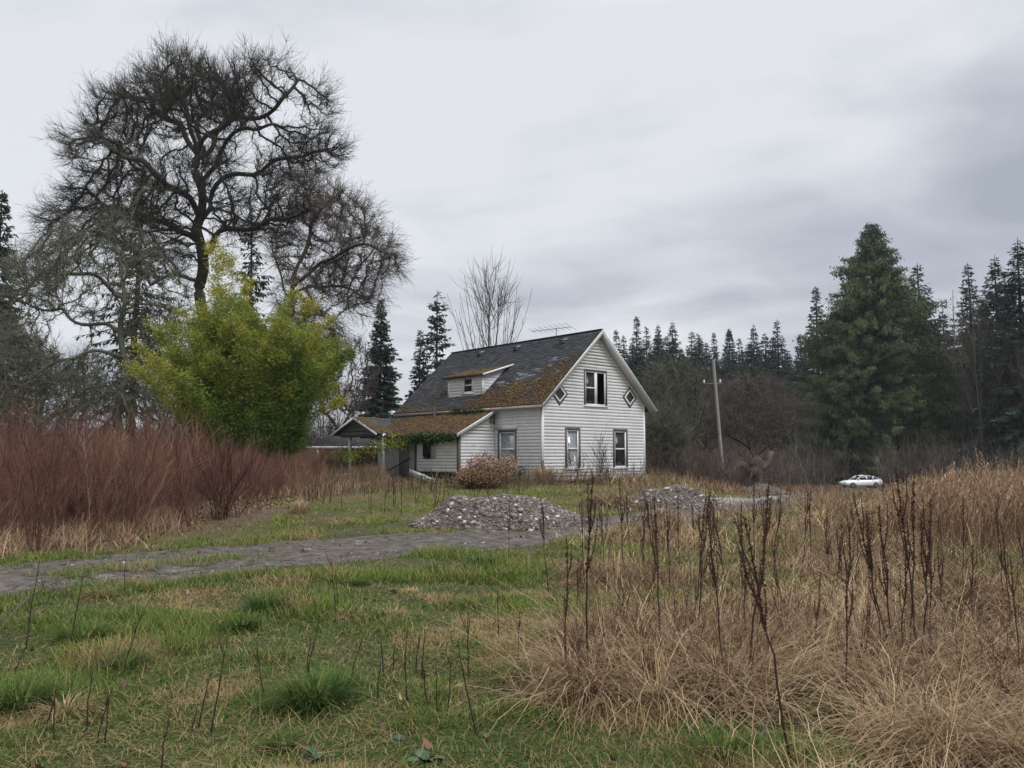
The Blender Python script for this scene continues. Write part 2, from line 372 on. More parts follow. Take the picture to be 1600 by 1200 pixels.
# ================================================================ ground and drive
LOW = [(-420,1010),(-150,955),(0,935),(200,914),(400,892),(600,872),(760,861),(900,846),(980,831),(1100,812),(1210,795),(1290,778)]
UPP = [(-420,920),(-150,897),(0,888),(200,868),(400,852),(600,838),(760,826),(900,814),(1000,804),(1090,793),(1180,780),(1270,765)]
LOWW = np.array([ground(*p)[:2] for p in LOW]); UPPW = np.array([ground(*p)[:2] for p in UPP])
def resample(P, n):
    d = np.r_[0, np.cumsum(np.linalg.norm(np.diff(P, axis=0), axis=1))]; t = np.linspace(0, d[-1], n)
    return np.stack([np.interp(t, d, P[:, k]) for k in range(P.shape[1])], 1)
LW, UW = resample(LOWW, 260), resample(UPPW, 260)
for A in (LW, UW):
    for _ in range(12): A[1:-1] = (A[:-2] + 2 * A[1:-1] + A[2:]) / 4
DC = (LW + UW) / 2; DH = np.linalg.norm(UW - LW, axis=1) / 2
def drive_t(x, y):
    """signed lateral position on the drive: 0 at the middle, +-1 at the edges; and how far along"""
    x = np.asarray(x, float); y = np.asarray(y, float); sh = x.shape; x = x.ravel(); y = y.ravel()
    best = np.full(x.shape, 9.0); al = np.zeros(x.shape)
    P = np.stack([x, y], 1)
    ax = unit(UW - LW)
    for i0 in range(0, len(P), 40000):
        p = P[i0:i0+40000]
        rel = p[:, None] - DC[None, ::4]; lm = (rel * ax[None, ::4]).sum(2); lo_ = np.abs(rel[..., 0] * ax[None, ::4, 1] - rel[..., 1] * ax[None, ::4, 0]); jj = (lo_ + .03 * np.abs(lm)).argmin(1); j = jj * 4; ar = np.arange(len(p))
        lat = lm[ar, jj] / DH[j]; lon = lo_[ar, jj]
        lat = np.where(lon > .8, 9.0, lat); best[i0:i0+40000] = lat; al[i0:i0+40000] = j / 259
    return best.reshape(sh), al.reshape(sh)
def grid(xs, ys):
    X, Y = np.meshgrid(xs, ys); n, m = X.shape
    i = np.arange(n * m).reshape(n, m); q = np.stack([i[:-1,:-1], i[:-1,1:], i[1:,1:], i[1:,:-1]], -1).reshape(-1, 4)
    return X, Y, q
ys = np.r_[np.linspace(-30, 2, 12), np.arange(2.4, 20, .22), np.arange(20, 45, .5), np.arange(45, 120, 2.5), np.linspace(122, 400, 30), np.linspace(430, 2200, 12)]
tt = np.linspace(-1, 1, 221); tx = np.sign(tt) * np.abs(tt) ** 2.2
X, Y, q = grid(np.sign(tt) * (26 * np.abs(tt) + 1500 * np.abs(tt) ** 7), ys)
lt = sstep(.42, .62, fbm(X, Y, 2.5, 31, 2) + .25 * (((X < -.18 * Y) & (Y > 11.2) & (Y < 40)) * 1.0) - .12)
ms = sstep(15, 24, Y) * (.42 + .30 * sstep(.42, .62, fbm(X, Y, 2.2, 37, 2)))
tint = np.clip(np.where((X < -.26 * Y) & (Y > 13.5) & (Y < 45), np.maximum(ms, .45 + .55 * lt), ms), 0, 1)
tint = np.where((X > .05 * Y) & (Y < 16), .72 + .28 * lt, tint)
tint = np.where(Y > 70, .8, tint)
g = MB().add(np.stack([X, Y, H(X, Y)], -1), q, tint=tint.ravel()).build('ground', MT['ground'], smooth=True); g['kind'] = 'structure'
lat = np.linspace(-1.02, 1.02, 41)
DX = DC[:, None, :] + (UW - DC)[:, None, :] * lat[None, :, None]
prof = -.03 * np.exp(-((np.abs(lat) - .55) / .22) ** 2) + .015
zz = H(DX[..., 0], DX[..., 1]) + .028 + prof[None] - .05 * (np.abs(lat)[None] > .97)
i = np.arange(260 * 41).reshape(260, 41); q = np.stack([i[:-1,:-1], i[:-1,1:], i[1:,1:], i[1:,:-1]], -1).reshape(-1, 4)
along = np.linspace(0, 1, 260)[:, None]
gr = .06 + .66 * np.exp(-((lat[None] + .22 - .2 * along) / .34) ** 2) * sstep(.22, .46, along) * (1 - .8 * sstep(.66, .85, along)) + .12 * (np.abs(lat[None]) < .8)
d = MB().add(np.stack([DX[..., 0], DX[..., 1], zz], -1), q, tint=np.clip(gr, 0, 1).ravel()).build('gravel_driveway', MT['drive'], smooth=True); d['kind'] = 'structure'
# loose stones on the drive
m = 26000; ii = rng.integers(0, 225, m); la = rng.uniform(-.95, .95, m)
keep = rng.random(m) < np.clip(.12 + 1.1 * gr[ii, np.clip(((la + 1.02) / 2.04 * 40).astype(int), 0, 40)], 0, 1); ii, la = ii[keep], la[keep]
c = DC[ii] + (UW - DC)[ii] * la[:, None] + rng.normal(0, .02, (len(ii), 2)); r = np.clip(rng.lognormal(-4.35, .38, len(ii)), .006, .034)
MB().blobs(np.c_[c, H(c[:, 0], c[:, 1]) + .03], r, tint=np.clip(rng.normal(.5, .24, len(ii)), 0, 1), squash=.6).build('loose_gravel', MT['stone'], kind='stuff')

# ================================================================ farmhouse (local x = along the gable wall, y = along the long side)
HA = R(41.5)
HC = np.array([1.26, 33.0, .46])
house = thing('farmhouse', 'abandoned white farmhouse with mossy grey roof, dormer and sagging side porch', 'house', HC, HA)
W_, L_, SL = 6.63, 10.2, .93
RZ = 6.72
def zr(u): return RZ - SL * abs(u - W_ / 2)
def part(mb, name, mat, parent=None, **k): return mb.build(name, mat, parent or house, world=False, **k)
EXP = .14
def siding(mb, z0, z1, span, holes, put, g):
    """rows of lap boards; span(z)->(a,b); holes [(a0,a1,z0,z1)]; put(a, out, z)->local point"""
    z = z0; k = 0
    while z < z1 - .01:
        zt = min(z + EXP, z1); zm = (z + zt) / 2; a, b = span(z); a2, b2 = span(zt)
        iv = [(a, b)]
        for h in holes:
            if h[2] < zm < h[3]:
                nv = []
                for s, e in iv:
                    if h[1] <= s or h[0] >= e: nv.append((s, e)); continue
                    if h[0] > s: nv.append((s, h[0]))
                    if h[1] < e: nv.append((h[1], e))
                iv = nv
        for s, e in iv:
            cuts = [s]; x = s
            while x < e - 1.6:
                x += g.uniform(1.8, 4.2)
                if x < e - .8: cuts.append(x)
            cuts.append(e)
            for p, r in zip(cuts[:-1], cuts[1:]):
                ta, tb = (a2 if p == a else p), (b2 if r == b else r)
                if tb < ta: ta = tb = (ta + tb) / 2
                o = .0070 + abs(g.normal(0, .0016)); dz = g.normal(0, .002); gp = .002
                V = [put(p + gp, o, z + dz), put(r - gp, o, z + dz), put(tb - gp, .004, zt + dz), put(ta + gp, .004, zt + dz), put(p + gp, -.004, z + dz), put(r - gp, -.004, z + dz)]
                mb.add(V, [(0,1,2,3),(4,5,1,0)], tint=np.clip(g.normal(.55, .13), 0, 1))
        z = zt; k += 1
pg = lambda a, o, z: (a, -o, z)               # gable wall faces -y
pl = lambda a, o, z: (-o, a, z)               # long wall faces -x
g1 = np.random.default_rng(3)
GW = [(1.42,2.15,.60,2.24), (4.49,5.29,.60,2.24), (2.60,3.93,3.34,4.86)]
mb = MB()
siding(mb, .10, RZ - .2, lambda z: (0.0, W_) if z < zr(0) - .1 else ((z - zr(0) + .1) / SL, W_ - (z - zr(0) + .1) / SL), GW, pg, g1)
part(mb, 'gable_wall', MT['siding'])
mb = MB(); siding(mb, .10, zr(0) - .08, lambda z: (0.0, L_), [(1.70,2.72,.64,2.16), (3.1,6.2,.3,3.1)], pl, g1); part(mb, 'long_wall', MT['siding'])
mb = MB(); siding(mb, .10, zr(0) - .08, lambda z: (0.0, L_), [], lambda a, o, z: (W_ + o, a, z), g1)
siding(mb, .10, RZ - .2, lambda z: (0.0, W_) if z < zr(0) - .1 else ((z - zr(0) + .1) / SL, W_ - (z - zr(0) + .1) / SL), [], lambda a, o, z: (a, L_ + o, z), g1)
part(mb, 'rear_wall', MT['siding'])
mb = MB().box((.03,.03,-.25),(W_-.03,L_-.03,.10)); part(mb, 'foundation', simple('concrete foundation', (.22,.21,.2), .9, 5, .35))
mb = MB().box((.02,.02,.10),(W_-.02,L_-.02,.14)).box((.02,.02,2.62),(W_-.02,L_-.02,2.70)); part(mb, 'floor', MT['barewood'])
for x, y in ((-.03,-.03),(W_-.07,-.03),(-.031,L_-.07)): part(MB().box((x,y,.06),(x+.10,y+.10,zr(0)-.10)), 'corner_board', MT['trim'])
mb = MB().box((-.036,-.036,.10),(.05,.03,.95)).box((-.028,-.04,.02),(W_+.02,-.002,.11)); part(mb, 'bare_corner_patch', MT['barewood'])

# shingled slopes
def shingle(mb, o, e, s, le, ls, g, exp=.145, tw=.3, light=None, clip=None, lift=.012):
    o, e, s = (np.asarray(t, float) for t in (o, e, s)); n = np.cross(e, s); n = n / np.linalg.norm(n)
    if n[2] < 0: n = -n
    rows = int(math.ceil(ls / exp)); off = 0
    P = []; T = []
    for r in range(rows):
        s0 = r * exp; s1 = min(s0 + exp * 1.25, ls); off = g.uniform(-tw, 0); x = off
        while x < le:
            x0 = max(x, 0); x1 = min(x + tw, le); x += tw
            if x1 - x0 < .02 or (clip and clip((x0 + x1) / 2, s0)): continue
            j = g.normal(0, .012); h = lift + abs(g.normal(0, .004)); w = g.normal(0, .006)
            a = o + e * (x0 + .004) + s * (s0 + j) + n * h; b = o + e * (x1 - .004) + s * (s0 + j + w) + n * (h + g.normal(0, .003))
            c = o + e * (x1 - .004) + s * s1 + n * .002; d = o + e * (x0 + .004) + s * s1 + n * .002
            P += [a, b, c, d, a - n * .014, b - n * .014]
            t = np.clip(g.normal(.42, .16), 0, 1)
            if light is not None: t = np.clip(t + light((x0 + x1) / 2, s0), 0, 1)
            T += [t] * 6
    P = np.array(P); m = len(P) // 6; k = (np.arange(m) * 6)[:, None]
    mb.add(P, np.concatenate([k + np.array([[0,1,2,3]]), k + np.array([[4,5,1,0]])]), tint=np.array(T))
def mossify(mb, o, e, s, le, ls, dens, n, g, size=(.03,.075), t0=.5, tsd=.2):
    o, e, s = (np.asarray(t, float) for t in (o, e, s)); nn = np.cross(e, s); nn /= np.linalg.norm(nn)
    if nn[2] < 0: nn = -nn
    a = g.uniform(0, le, n); b = g.uniform(0, ls, n); k = g.random(n) < dens(a, b); a, b = a[k], b[k]
    pz = o + e * a[:, None] + s * b[:, None] + nn * .012
    mb.blobs(pz, g.uniform(size[0], size[1], len(a)), tint=np.clip(g.normal(t0, tsd, len(a)) + .35 * (fbm(a, b, .9, 77) - .5), 0, 1), squash=.5, seed=5)
OV = .41; FO = .42                      # eave and gable overhang
sl_len = (W_ / 2 + OV) * math.sqrt(1 + SL * SL)
cs = 1 / math.sqrt(1 + SL * SL)
le = L_ + 2 * FO
oL = np.array([-OV, -FO, zr(0) - SL * OV]); sL = np.array([cs, 0, SL * cs]); eL = np.array([0, 1.0, 0])
oR = np.array([W_ + OV, -FO, zr(0) - SL * OV]); sR = np.array([-cs, 0, SL * cs])
g2 = np.random.default_rng(5)
mb = MB()
lightf = lambda a, b: .55 * (g2.random() < (.45 * np.exp(-((a - 3.0) / 1.6) ** 2 - ((b - 1.7 + .25 * (a - 3)) / .75) ** 2))) - .05 * (b > 3.2)
shingle(mb, oL, eL, sL, le, sl_len, g2, light=lightf)
shingle(mb, oR, eL, sR, le, sl_len, g2)
nL = np.array([-SL * cs, 0, cs]); nR = np.array([SL * cs, 0, cs])
for o, s, n in ((oL, sL, nL), (oR, sR, nR)):
    p = o - n * .015; mb.prism([p, p + eL * le, p + eL * le + s * sl_len, p + s * sl_len], -n * .05, tint=.2)
mb.bar((W_/2, -FO, RZ + .012), (W_/2, L_ + FO, RZ + .012), .22, .02, tint=.35)
roof = part(mb, 'roof', MT['shingle'])
# moss, thickest low down on the near half of the slope
mb = MB()
dm = lambda a, b: np.clip(1.6 - b / np.maximum(2.0 - .30 * (a - 1), .4) , 0, 1) * np.clip(1.3 - (a - 2.6) / 2.6, 0, 1) * sstep(.22, .42, fbm(a, b, .7, 41)) * (1.0) + .10 * sstep(.52, .66, fbm(a, b, 1.1, 43)) * (b < 2)
mossify(mb, oL, eL, sL, le, sl_len, dm, 21000, g2, t0=.52)
mossify(mb, oL, eL, sL, le, .22, lambda a, b: .5 + 0 * a, 700, g2, t0=.6)
mossify(mb, oL + eL * 7.6, eL, sL, 3.2, 1.6, lambda a, b: .55 * sstep(.35, .6, fbm(a, b, .8, 9)), 900, g2, t0=.8)
part(mb, 'roof_moss', MT['moss'], roof, kind='stuff')
# barge boards on the gable (white, double) and eave fascia
mb = MB()
for yy in (-FO - .03, L_ + FO):
    for o, s, n in ((oL, sL, nL), (oR, sR, nR)):
        a = o - s * .03; p = np.array([a[0], yy, a[2]]); q_ = np.array([W_ / 2, yy, RZ])
        mb.prism([p - n * .015, q_ - n * .015 * 0 - np.array([0,0,.02]), q_ - np.array([0,0,.20]), p - n * .15 + s * .04], (0, .03, 0))
        if yy < 0: mb.prism([p - n * .005, q_ + np.array([0,0,-.004]), q_ - np.array([0,0,.085]), p - n * .07], (0, -.022, 0))
        part(mb, 'barge_board', MT['trim'], roof); mb = MB()
mb = MB()
for u in (-OV - .012, W_ + OV - .012): part(MB().box((u, -FO + .02, zr(0) - SL * OV - .15), (u + .024, L_ + FO - .02, zr(0) - SL * OV - .025)), 'fascia', MT['paleboard'], roof)
mb = MB()
for o, s, n in ((oL, sL, nL), (oR, sR, nR)):
    for yy in (-FO + .02, L_ + .02): 
        p = o - n * .078; mb.prism([p + eL * (yy + FO), p + eL * (yy + FO + .38), p + eL * (yy + FO + .38) + s * (sl_len - .08), p + eL * (yy + FO) + s * (sl_len - .08)], -n * .012)
        part(mb, 'soffit', MT['trim'], roof); mb = MB()
# lichen on the ridge end is part of the shingles; roof vents
for v_, du in ((1.55, .42), (4.75, .42), (7.55, .42)):
    u_ = W_ / 2 - du; z_ = zr(u_); m2 = MB()
    m2.prism([(u_ - .16, v_ - .15, z_ - .13), (u_ + .12, v_ - .15, z_ + .11), (u_ + .12, v_ - .15, z_ + .19), (u_ - .18, v_ - .15, z_ + .05)], (0, .30, 0))
    m2.box((u_ - .22, v_ - .18, z_ + .05), (u_ + .10, v_ + .18, z_ + .075))
    part(m2, 'roof_vent', MT['metal'], roof)

# windows
def window(a0, a1, z0, z1, put, blind=None, sash='double', trimmat='barewood', name='window', broken=False, parent=None, tr=.10):
    m = MB(); t = tr
    def bx(mm, p0, p1, zz0, zz1, o0, o1, tint=.5):
        v = [put(p0, o0, zz0), put(p1, o0, zz0), put(p1, o0, zz1), put(p0, o0, zz1), put(p0, o1, zz0), put(p1, o1, zz0), put(p1, o1, zz1), put(p0, o1, zz1)]
        mm.add(v, [(3,2,1,0),(4,5,6,7),(0,1,5,4),(1,2,6,5),(2,3,7,6),(3,0,4,7)], tint=tint)
    for (p0, p1, q0, q1) in ((a0 - t, a0, z0, z1 + t), (a1, a1 + t, z0, z1 + t), (a0, a1, z1, z1 + t)): bx(m, p0, p1, q0, q1, -.02, .038)
    win = part(m, name, MT[trimmat], parent)
    m = MB(); bx(m, a0 - t - .04, a1 + t + .04, z0 - .06, z0, -.05, .075); s_ = part(m, 'sill', MT['trim'], win); 
    m = MB(); f_ = .055; zm = (z0 + z1) / 2 + .02
    rails = [(a0, a0 + f_, z0, z1), (a1 - f_, a1, z0, z1), (a0 + f_, a1 - f_, z1 - f_, z1), (a0 + f_, a1 - f_, z0, z0 + f_ * 1.3)]
    if sash == 'double': rails.append((a0 + f_, a1 - f_, zm - .03, zm + .03))
    if sash == 'pair':
        am = (a0 + a1) / 2 - .04; rails += [(am, am + .15, z0 + f_ * 1.3, z1 - f_), (a0 + f_, am, zm - .03, zm + .03)]
    for p0, p1, q0, q1 in rails: bx(m, p0, p1, q0, q1, -.05, .012)
    part(m, 'sash', MT['trim'], win)
    m = MB()
    if sash == 'pair': bx(m, a0 + f_, am, z0 + f_, z1 - f_, -.034, -.03)
    else: bx(m, a0 + f_, a1 - f_, z0 + f_, z1 - f_, -.034, -.03)
    if blind is None: part(m, 'pane', MT['glass'], win)
    else:
        part(m, 'pane', blindglass, win)
        for n_, (b0, b1, zz0, zz1, tr_) in enumerate(blind):
            m = MB(); v = [put(b0, -.07, zz0), put(b1, -.07, zz0 + tr_), put(b1, -.07, zz1), put(b0, -.07, zz1)]
            m.add(v, [(0,1,2,3)]); v2 = [put(b0, -.075, zz0), put(b1, -.075, zz0 + tr_), put(b1, -.075, zz1), put(b0, -.075, zz1)]; m.add(v2, [(3,2,1,0)])
            part(m, 'blind', MT['blind'], win)
    return win
def clearglass():
    m, nt, b, out = M_('clear dusty glass'); gl = N(nt, 'ShaderNodeBsdfGlossy'); gl.inputs['Roughness'].default_value = .05; tr = N(nt, 'ShaderNodeBsdfTransparent')
    tr.inputs[0].default_value = (.82,.83,.84,1); mx = N(nt, 'ShaderNodeMixShader'); mx.inputs[0].default_value = .10
    nt.links.new(tr.outputs[0], mx.inputs[1]); nt.links.new(gl.outputs[0], mx.inputs[2]); nt.links.new(mx.outputs[0], out.inputs[0]); return m
blindglass = clearglass()
w1 = window(*GW[0], pg, blind=[(1.44,2.13,.62,2.22,0)]); w1['label'] = 'ground floor window with pale drawn blind'
w2 = window(*GW[1], pg); w2['label'] = 'ground floor window with dark glass'
w3 = window(*GW[2], pg, sash='pair', tr=.08); w3['label'] = 'broken upstairs window, one half open to the dark'
w4 = window(1.70, 2.72, .64, 2.16, pl, blind=[(1.72,2.70,.75,2.14,.42)]); w4['label'] = 'tall window with torn white blind beside the lean-to'
mb = MB().box((-.05,1.55,2.27),(-.005,2.95,2.42)); part(mb, 'head_board', MT['trim'], w4)
for cu, cz in ((1.0, 3.76), (5.58, 3.82)):
    m = MB(); r0, r1, r2 = .50, .385, .30
    def ring(m, ra, rb, y0, y1):
        A = [(cu - ra, cz), (cu, cz - ra), (cu + ra, cz), (cu, cz + ra)]; B = [(cu - rb, cz), (cu, cz - rb), (cu + rb, cz), (cu, cz + rb)]
        v = [(x, y1, z) for x, z in A] + [(x, y1, z) for x, z in B] + [(x, y0, z) for x, z in A] + [(x, y0, z) for x, z in B]
        q = []
        for i in range(4):
            j = (i + 1) % 4; q += [(i, j, 4 + j, 4 + i), (8 + i, 8 + j, j, i), (4 + i, 4 + j, 12 + j, 12 + i)]
        m.add(v, q)
    ring(m, r0, r1, .0, -.034); dw = part(m, 'diamond_window', MT['barewood'])
    m = MB(); ring(m, r1, r2, .0, -.05); part(m, 'frame', MT['trim'], dw)
    m = MB().add([(cu - r2, -.030, cz), (cu, -.030, cz - r2), (cu + r2, -.030, cz), (cu, -.030, cz + r2)], [(0,1,2,3)]); part(m, 'pane', MT['glass'], dw)

# dormer
dv0, dv1, du0 = 4.27, 6.87, .30
dz0, dz1 = zr(du0) - .02, 4.83
mb = MB(); siding(mb, dz0, dz1, lambda z: (dv0, dv1), [(5.02,5.72,4.06,4.76)], lambda a, o, z: (du0 - o, a, z), g1)
def cheek(z): 
    ue = (z - (RZ - SL * W_ / 2)) / SL
    return (du0, max(min(ue, 2.0), du0 + .01))
top = lambda z: z
siding(mb, dz0, 5.3, lambda z: (du0 + (max(0, (z - dz1) / .31)), max(cheek(z)[1], du0 + max(0, (z - dz1) / .31) + .001)), [], lambda a, o, z: (a, dv0 - o, z), g1)
siding(mb, dz0, 5.3, lambda z: (du0 + (max(0, (z - dz1) / .31)), max(cheek(z)[1], du0 + max(0, (z - dz1) / .31) + .001)), [], lambda a, o, z: (a, dv1 + o, z), g1)
dormer = part(mb, 'dormer', MT['siding'])
for v_ in (dv0 - .03, dv1 - .06): part(MB().box((du0 - .035, v_, dz0), (du0 + .06, v_ + .09, dz1)), 'corner_board', MT['trim'], dormer)
window(5.02, 5.72, 4.06, 4.76, lambda a, o, z: (du0 - o, a, z), trimmat='trim', name='dormer_window', tr=.07) 
mb = MB(); de = np.array([0, 1.0, 0]); dsl = np.array([1, 0, .31]) / math.sqrt(1 + .31 ** 2); do = np.array([.08, 4.0, 4.86]); dl = 2.12
shingle(mb, do, de, dsl, 3.15, dl, g2); nD = np.array([-.31, 0, 1]) / math.sqrt(1.0961)
p = do - nD * .012; mb.prism([p, p + de * 3.15, p + de * 3.15 + dsl * dl, p + dsl * dl], -nD * .06, tint=.2)
dr = part(mb, 'dormer_roof', MT['shingle'], dormer)
mb = MB(); mossify(mb, do, de, dsl, 3.15, dl, lambda a, b: .9 * np.clip(1.2 - b / 1.5, 0, 1) * sstep(.2, .4, fbm(a, b, .6, 4)), 2200, g2, t0=.5); part(mb, 'dormer_moss', MT['moss'], dormer, kind='stuff')
mb = MB(); mb.prism([do + np.array([-.02,-.02,-.075]), do + dsl * dl + np.array([0,-.02,-.06]), do + dsl * dl + np.array([0,-.02,.03]), do + np.array([-.02,-.02,.015])], (0,-.025,0)); part(mb, 'barge_board', MT['trim'], dormer)

# lean-to
LU, LV0, LV1 = -2.0, 3.06, 6.25
lz = lambda u: 3.24 + .52 * u
mb = MB()
siding(mb, .42, lz(LU) - .06, lambda z: (LV0, LV1), [(4.72,5.62,1.02,2.0)], lambda a, o, z: (LU - o, a, z), g1)
siding(mb, .10, lz(0) - .10, lambda z: (LU if z < lz(LU) - .1 else (z + .1 - 3.24) / .52, -.02), [], lambda a, o, z: (a, LV0 - o, z), g1)
lean = part(mb, 'lean_to', MT['siding'])
mb = MB().box((LU + .01, LV0 + .02, .0), (LU + .07, LV1, .14))
for k in range(12): mb.box((LU + .02, LV0 + .2 + k * .26, .14), (LU + .1, LV0 + .29 + k * .26, .44))
part(mb, 'exposed_stud', MT['barewood'], lean)
mb = MB().box((LU + .5, LV0 + .1, .0), (LU + .55, LV1 - .05, .6)).box((LU + .11, LV0 + .03, .46), (-.05, LV1 - .02, .5)); part(mb, 'crawl_space_shade', MT['shadeblack'], lean)  # near-black sheets behind the studs stand in for the shade below the floor
part(MB().box((LU - .045, LV0 - .05, -.1), (LU + .06, LV0 + .09, lz(LU) - .06)), 'bare_corner_post', MT['barewood'], lean); part(MB().box((LU - .04, LV1 - .07, .1), (LU + .05, LV1 + .05, lz(LU) - .05)), 'bare_corner_post', MT['barewood'], lean)
m = MB()
m.box((LU-.05,5.10,1.10),(LU-.02,5.16,2.0)).box((LU-.05,5.60,1.10),(LU-.02,5.66,2.0)).box((LU-.05,5.16,1.04),(LU-.02,5.60,1.10)).box((LU-.05,5.16,1.94),(LU-.02,5.60,2.0)); lw = part(m, 'small_window', MT['shadeblack'])
m = MB().box((LU-.012,5.16,1.10),(LU-.006,5.60,1.94)); part(m, 'pane', MT['glass'], lw)
m = MB().box((LU-.03,4.70,1.0),(LU-.005,5.09,2.0)); part(m, 'blank_panel', MT['greyboard'], lw)
e_ = np.array([0,1.0,0]); ls_ = np.array([1,0,.52]) / math.sqrt(1 + .52 ** 2); lo = np.array([-2.32, LV0 - .28, lz(-2.32)]); ll = 2.3 * math.sqrt(1 + .52 ** 2)
nl = np.array([-.52,0,1]) / math.sqrt(1 + .52 ** 2)
mb = MB(); shingle(mb, lo, e_, ls_, 7.9, ll, g2); p = lo - nl * .012; mb.prism([p, p + e_ * 7.9, p + e_ * 7.9 + ls_ * ll, p + ls_ * ll], -nl * .06, tint=.2)
lroof = part(mb, 'lean_to_roof', MT['shingle'])
mb = MB(); mossify(mb, lo, e_, ls_, 7.9, ll, lambda a, b: np.clip(1.3 - a / 6.5, .12, 1) * sstep(.16, .40, fbm(a, b, .55, 12)) * np.clip(1.5 - b / 2.6, .3, 1), 13000, g2, t0=.47)
part(mb, 'lean_to_moss', MT['moss'], lroof, kind='stuff')
mb = MB()
for dy, hh, o_ in ((-.03, .15, .0), (-.055, .07, .01)):
    a = lo + np.array([-.03, dy, .03 + o_]); b = lo + ls_ * ll + np.array([0, dy, .03 + o_]); mb.prism([a - np.array([0,0,hh]), b - np.array([0,0,hh]), b, a], (0, -.025, 0))
part(mb, 'barge_board', MT['trim'], lroof)
mb = MB().tubes([[(-.62, 6.75, lz(-.62) - .03), (-.62, 6.75, lz(-.62) + .38)]], .055, 8).tubes([[(-.62, 6.75, lz(-.62) + .38), (-.62, 6.75, lz(-.62) + .44)]], [[.085, .085]], 8)
part(mb, 'stove_pipe', MT['metal'], lroof)
# stained patches under the rake where the paint is gone
mb = MB().prism([(-.36, LV0 - .028, 2.58), (-.02, LV0 - .028, 2.52), (-.02, LV0 - .028, 3.0), (-.25, LV0 - .028, 2.92)], (0, -.006, 0)); part(mb, 'bare_patch', MT['paleboard'], lean)
# enclosed grey porch wall
mb = MB(); y = LV1
while y < 10.6:
    w_ = g1.uniform(.28, .42); 
    if not (9.75 < y < 10.35): mb.box((-1.72, y, .0), (-1.69 + g1.uniform(0, .008), min(y + w_ - .008, 10.7), 2.25))
    y += w_
mb.box((-1.69, LV1, 1.9), (-1.65, 10.7, 2.3))
porch = part(mb, 'porch_wall', MT['greyboard'])
mb = MB().box((-1.735, 7.2, .15), (-1.72, 8.05, 2.0)); part(mb, 'porch_door', MT['greygable'], porch)
mb = MB().box((-1.76, 7.05, .35), (-1.72, 7.15, .5)); part(mb, 'outlet_box', MT['shadeblack'], porch)
mb = MB().box((-2.25, LV1 + .06, .02), (-1.73, 12.0, .12)); part(mb, 'porch_floor', MT['barewood'], porch)
# small porch gable towards the yard
pv0, pv1, pz = 8.62, 12.9, 2.20
pm = (pv0 + pv1) / 2; pr = 3.02; rise = (pr - pz) / (pm - pv0)
gfu = -2.66
mb = MB()
for sgn, ve in ((1, pv0), (-1, pv1)):
    e2 = np.array([1.0, 0, 0]); s2 = np.array([0, sgn, rise]) / math.sqrt(1 + rise ** 2); o2 = np.array([gfu, ve, pz]); l2 = (pm - pv0) * math.sqrt(1 + rise ** 2)
    shingle(mb, o2, e2, s2, 2.55, l2, g2); n2 = np.array([0, -sgn * rise, 1]) / math.sqrt(1 + rise ** 2); p = o2 - n2 * .012
    mb.prism([p, p + e2 * 2.55, p + e2 * 2.55 + s2 * l2, p + s2 * l2], -n2 * .05, tint=.2)
pg_ = part(mb, 'porch_gable', MT['shingle'])
mb = MB()
s2 = np.array([0, 1, rise]) / math.sqrt(1 + rise ** 2)
mossify(mb, np.array([gfu, pv0, pz]), np.array([1.0,0,0]), s2, 2.5, l2, lambda a, b: .75 * np.clip(1.3 - a / 1.3, .15, 1) * sstep(.3, .55, fbm(a, b, .5, 22)), 2600, g2, t0=.62)
part(mb, 'gable_moss', MT['moss'], pg_, kind='stuff')
mb = MB()
for ve in (pv0 - .06, pv1 + .06):
    a = np.array([gfu - .03, ve, pz - .02]); b = np.array([gfu - .03, pm, pr + .02]); part(MB().prism([a, b, b - np.array([0,0,.13]), a - np.array([0,0,.10])], (.03, 0, 0)), 'barge_board', MT['greyboard'], pg_)
mb = MB(); z = pz - .10; fu = gfu + .28
while z < pr - .12:
    z2 = min(z + .19, pr - .1); hw = lambda q: max((pr - .07 - q) / rise, .01); lim = (pm - pv0) - .3
    a = min(hw(z), lim); b = min(hw(z2), lim); mb.add([(fu - .02, pm - a, z), (fu - .02, pm + a, z), (fu - .004, pm + b, z2), (fu - .004, pm - b, z2), (fu, pm - a, z), (fu, pm + a, z)], [(0,1,2,3),(4,5,1,0)]); z = z2
part(mb, 'gable_boards', MT['greygable'], pg_)
for v_, mt in ((8.62, 'trim'), (11.75, 'greyboard')):
    m = MB().box((-2.30, v_ - .06, -.1), (-2.18, v_ + .06, pz - .02)); part(m, 'porch_post', MT[mt], pg_)
mb = MB().box((-2.3, pv0 + .1, pz - .16), (-2.18, pv1 - .35, pz - .02)); part(mb, 'porch_beam', MT['greygable'], pg_)
mb = MB().bar((-2.05, 8.5, .42), (-1.80, 7.0, 1.02), .04, .05); part(mb, 'handrail', MT['shadeblack'], porch)

# things at the house
def hl(u, v, z):
    c, s = math.cos(HA), math.sin(HA); return np.array([HC[0] + c * u - s * v, HC[1] + s * u + c * v, HC[2] + z])
ap = hl(W_ / 2, 2.5, RZ)
ant = thing('tv_antenna', 'thin rooftop aerial lying nearly flat over the house ridge', 'antenna', ap)
MB().tubes([[ap, ap + (0, 0, .42)]], .018, 6).build('mast', MT['metal'], ant)
dx = np.array([.93, -.37, .05]); dy = np.array([.37, .93, 0])
MB().tubes([[ap + (0,0,.38) - dx * 1.25, ap + (0,0,.38) + dx * .75]], .014, 5).build('boom', MT['metal'], ant)
P = [[ap + (0,0,.385) + dx * t - dy * l + (0,0,.05), ap + (0,0,.385) + dx * t + dy * l] for t, l in zip(np.linspace(-1.2, .7, 8), np.linspace(.5, 1.0, 8))]
MB().tubes(P, .009, 4).build('element', MT['metal'], ant)
